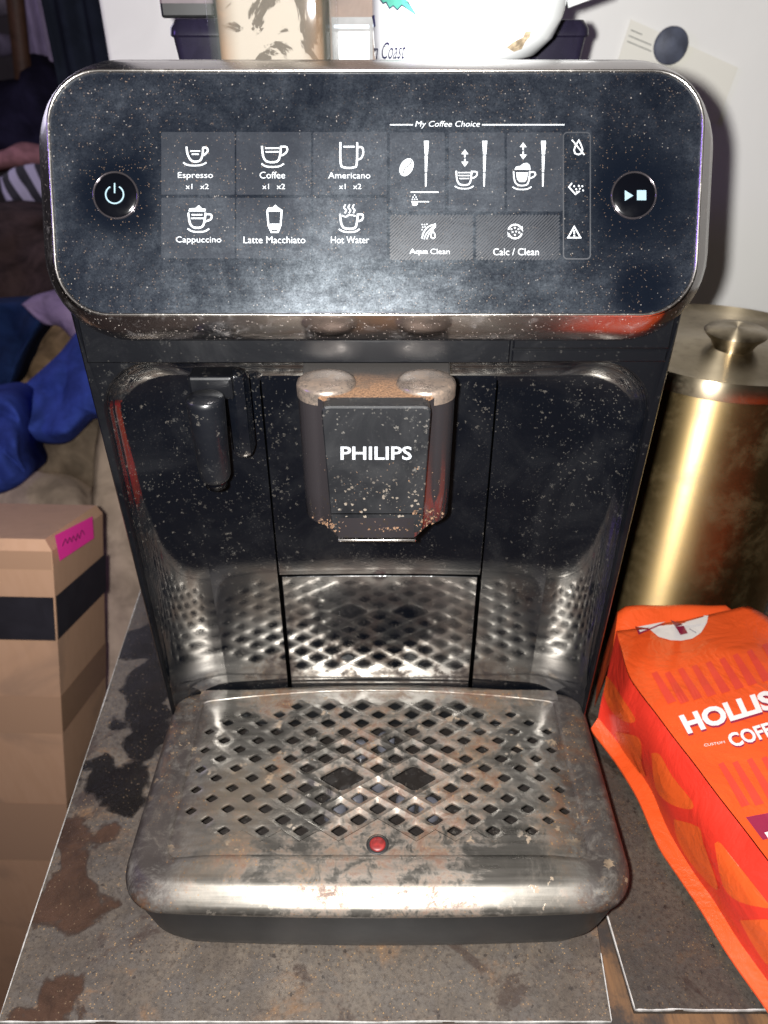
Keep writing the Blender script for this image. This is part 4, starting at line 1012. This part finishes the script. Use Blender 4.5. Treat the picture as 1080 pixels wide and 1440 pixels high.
# soft heaps of cloth behind: built as bumpy sheets with real depth
def heap(name, px, d0, d1, mat, label, cat, amp=.02, fr=9, thick=.10, n=26):
    """cloth mass with the outline px; nearer in the middle, folded surface, closed at the back"""
    P = smooth(px + [px[0]], 9)[:-1]; cx = sum(p[0] for p in P) / len(P); cy = sum(p[1] for p in P) / len(P); ys = [p[1] for p in P]; y0, y1 = min(ys), max(ys)
    rings = []
    for k in range(19):
        s = k / 18; ring = []
        for x, y in P:
            xx, yy = cx + (x - cx) * (1 - s), cy + (y - cy) * (1 - s)
            t = (yy - y0) / (y1 - y0); d = d0 * (1 - t) + d1 * t
            p = PD(xx, yy, d); f_ = mnoise.noise(V(p.x * fr, p.y * fr * .7, p.z * fr)) + .5 * mnoise.noise(p * fr * 2.7) + 1.8 * (abs(mnoise.noise(V((p.x + p.z) * fr * 1.6, 2, (p.x - p.z) * fr * .5))) - .25)
            ring.append(PD(xx, yy, d - thick * .5 * math.sqrt(max(0, 1 - (1 - s) ** 2)) - amp * f_ * min(1, s * 4)))
        rings.append(ring)
    back = [[p + V(0, thick, -.01) for p in rings[0]]]
    b = MB(); b.loops(back + rings, cap0=True, cap1=True)
    c_ = sum(rings[0], V(0, 0, 0)) / len(rings[0])
    o = b.build(name, mat, label=label, cat=cat, loc=c_); bm = bmesh.new(); bm.from_mesh(o.data); bmesh.ops.recalc_face_normals(bm, faces=bm.faces[:]); bm.to_mesh(o.data); bm.free(); return o
cl = lambda nm, c_, v=.3: m_simple(nm, c_, .95, 0, v, 24, .8, 70, Specular_IOR_Level=.1)
beige = cl('beige_upholstery', (.34, .26, .20)); taupe = cl('dark_taupe_cloth', (.16, .12, .085), .4); tanc = cl('tan_plaid_cloth', (.20, .13, .075), .6)  # taupe is a darker cloth tone for the cushion
blue = cl('royal_blue_cloth', (.030, .052, .25), .35); navy = cl('navy_cloth', (.010, .022, .07)); lil = cl('lilac_cloth', (.26, .19, .30)); bag_d = cl('dark_brown_leather', (.045, .028, .026), .5)
heap('armchair', [(-80, 690), (40, 668), (100, 672), (128, 690), (135, 620), (160, 560), (260, 620), (330, 900), (330, 1300), (120, 1300), (100, 900), (-80, 900)], 1.05, 1.15, beige, 'beige upholstered armchair behind the cardboard box', 'armchair', .02, 6, .12)
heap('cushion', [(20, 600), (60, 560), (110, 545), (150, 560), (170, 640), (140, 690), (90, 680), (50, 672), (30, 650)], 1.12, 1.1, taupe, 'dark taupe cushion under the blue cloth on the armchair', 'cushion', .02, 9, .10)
heap('blue_garment', [(5, 560), (35, 540), (80, 500), (120, 460), (180, 470), (220, 560), (170, 590), (130, 590), (100, 620), (70, 625), (30, 620), (-30, 640)], 1.02, .98, blue, 'large crumpled royal blue cloth sloping up behind the machine', 'cloth', .035, 9, .08)
heap('blue_garment', [(-40, 560), (0, 555), (22, 570), (30, 600), (30, 640), (38, 665), (30, 680), (0, 694), (-50, 700)], .93, .93, blue, 'folded blue cloth end at the left edge above the cardboard box', 'cloth', .03, 12, .06)
heap('throw_blanket', [(10, 560), (30, 500), (45, 460), (80, 445), (130, 470), (140, 500), (90, 520), (40, 560)], 1.2, 1.15, tanc, 'tan patterned blanket between the navy and blue cloths', 'blanket', .02, 9, .06)
heap('navy_garment', [(-60, 430), (10, 425), (70, 425), (65, 450), (35, 490), (15, 540), (-10, 560), (-70, 580)], 1.12, 1.1, navy, 'dark navy cloth at the left edge above the blue cloth', 'cloth', .03, 8, .06)
heap('lilac_garment', [(30, 428), (60, 412), (110, 420), (130, 480), (110, 485), (85, 460), (60, 455)], 1.1, 1.08, lil, 'small lilac cloth beside the lower left corner of the control panel', 'cloth', .02, 12, .05)
heap('leather_bag', [(-80, 310), (-20, 290), (60, 300), (110, 330), (120, 440), (60, 440), (-80, 440)], 1.3, 1.22, bag_d, 'dark brown leather bag left of the control panel', 'bag', .03, 6, .10)
def m_zebra():
    m = Mat('striped_cloth', rough=.85); wv = m.N.new('ShaderNodeTexWave'); wv.inputs['Scale'].default_value = 12; wv.inputs['Distortion'].default_value = 1.5; wv.inputs['Detail'].default_value = 1
    m.L.new(m.map((1, 1, 1), (0, .75, 0)), wv.inputs['Vector']); f = m.ramp(wv.outputs['Fac'], .4, .6); m.set('Base Color', m.mix(f, (.012, .01, .016), (.42, .38, .50))); return m.m
heap('striped_garment', [(0, 250), (25, 234), (70, 232), (90, 260), (80, 286), (20, 288), (5, 275)], 1.42, 1.4, m_zebra(), 'black and white striped cloth beside the upper left of the panel', 'cloth', .008, 8, .04)
heap('pink_roll', [(-40, 215), (0, 212), (30, 200), (60, 205), (90, 212), (85, 238), (30, 236), (-40, 240)], 1.5, 1.5, cl('dusky_pink_surface', (.28, .13, .14)), 'unidentified dusky pink rounded shape above the striped cloth', 'unidentified_shape', .008, 8, .05)  # unidentified pink shape, modelled as a rolled cloth
heap('dark_coat', [(-90, 120), (20, 110), (30, 90), (45, 75), (62, 85), (90, 120), (95, 205), (40, 212), (-90, 214)], 1.6, 1.55, cl('blue_black_cloth', (.016, .014, .032)), 'blue black coat heaped left of the control panel corner', 'coat', .03, 7, .10)
# curtains and post
def drape(name, px0, px1, y, z0, z1, mat, label, folds, amp, cat='curtain'):
    a, b_ = PY(px0, 60, y).x, PY(px1, 60, y).x; n = folds * 8; v = []
    for z in (z0, z1):
        for i in range(n + 1): t = i / n; v.append(V(a + (b_ - a) * t, y + amp * math.sin(t * folds * 2 * math.pi) + amp * .5 * mnoise.noise(V(t * 7, z, 1)), z))
    v += [p + V(0, .01, 0) for p in v]; m = n + 1
    f = [(i, i + 1, i + 1 + m, i + m) for i in range(n)] + [(2 * m + i + m, 2 * m + i + 1 + m, 2 * m + i + 1, 2 * m + i) for i in range(n)]
    f += [(n, 3 * m - 1, 4 * m - 1, m + n), (0, m, 3 * m, 2 * m)]
    return mk(name, v, f, mat, label=label, cat=cat, loc=((a + b_) / 2, y, z0))
drape('black_curtain', 70, 148, .90, -.76, 1.2, cl('black_curtain_cloth', (.008, .010, .018)), 'black cloth hanging between the lilac curtain and the white wall', 2, .008)
drape('lilac_curtain', 26, 72, 1.9, -.76, 1.4, cl('lilac_curtain_cloth', (.36, .29, .46), .15), 'pale lilac curtain beside the black hanging cloth', 3, .014)
b = MB(); pa, pb = PY(18, -30, 1.8), PY(32, 100, 1.8); d_ = (pb - pa).normalized(); b.tube([pa - d_ * .1, pa, pb, pb + d_ * .25], .018, 8)
b.build('wooden_post', m_simple('dark_brown_wood', (.085, .038, .022), .6), label='thin dark brown wooden post at the upper left edge', cat='post', loc=pb)
for (x, y, s, c_, lab) in ((-2, 62, .05, (.26, .22, .34), 'lilac grey bundle on the far shelf at the upper left edge'), (-4, 5, .05, (.30, .26, .34), 'pale bundle in the top left corner of the picture')):
    p = PD(x, y, 2.1); v, f = [], []
    b = MB(); b.lathe([(.001, -s * .6), (s * .8, -s * .45), (s, 0), (s * .8, s * .4), (.001, s * .55)], p, 20, None, False); b.build('cloth_bundle', cl('bundle_cloth', c_), label=lab, cat='bundle', loc=p)
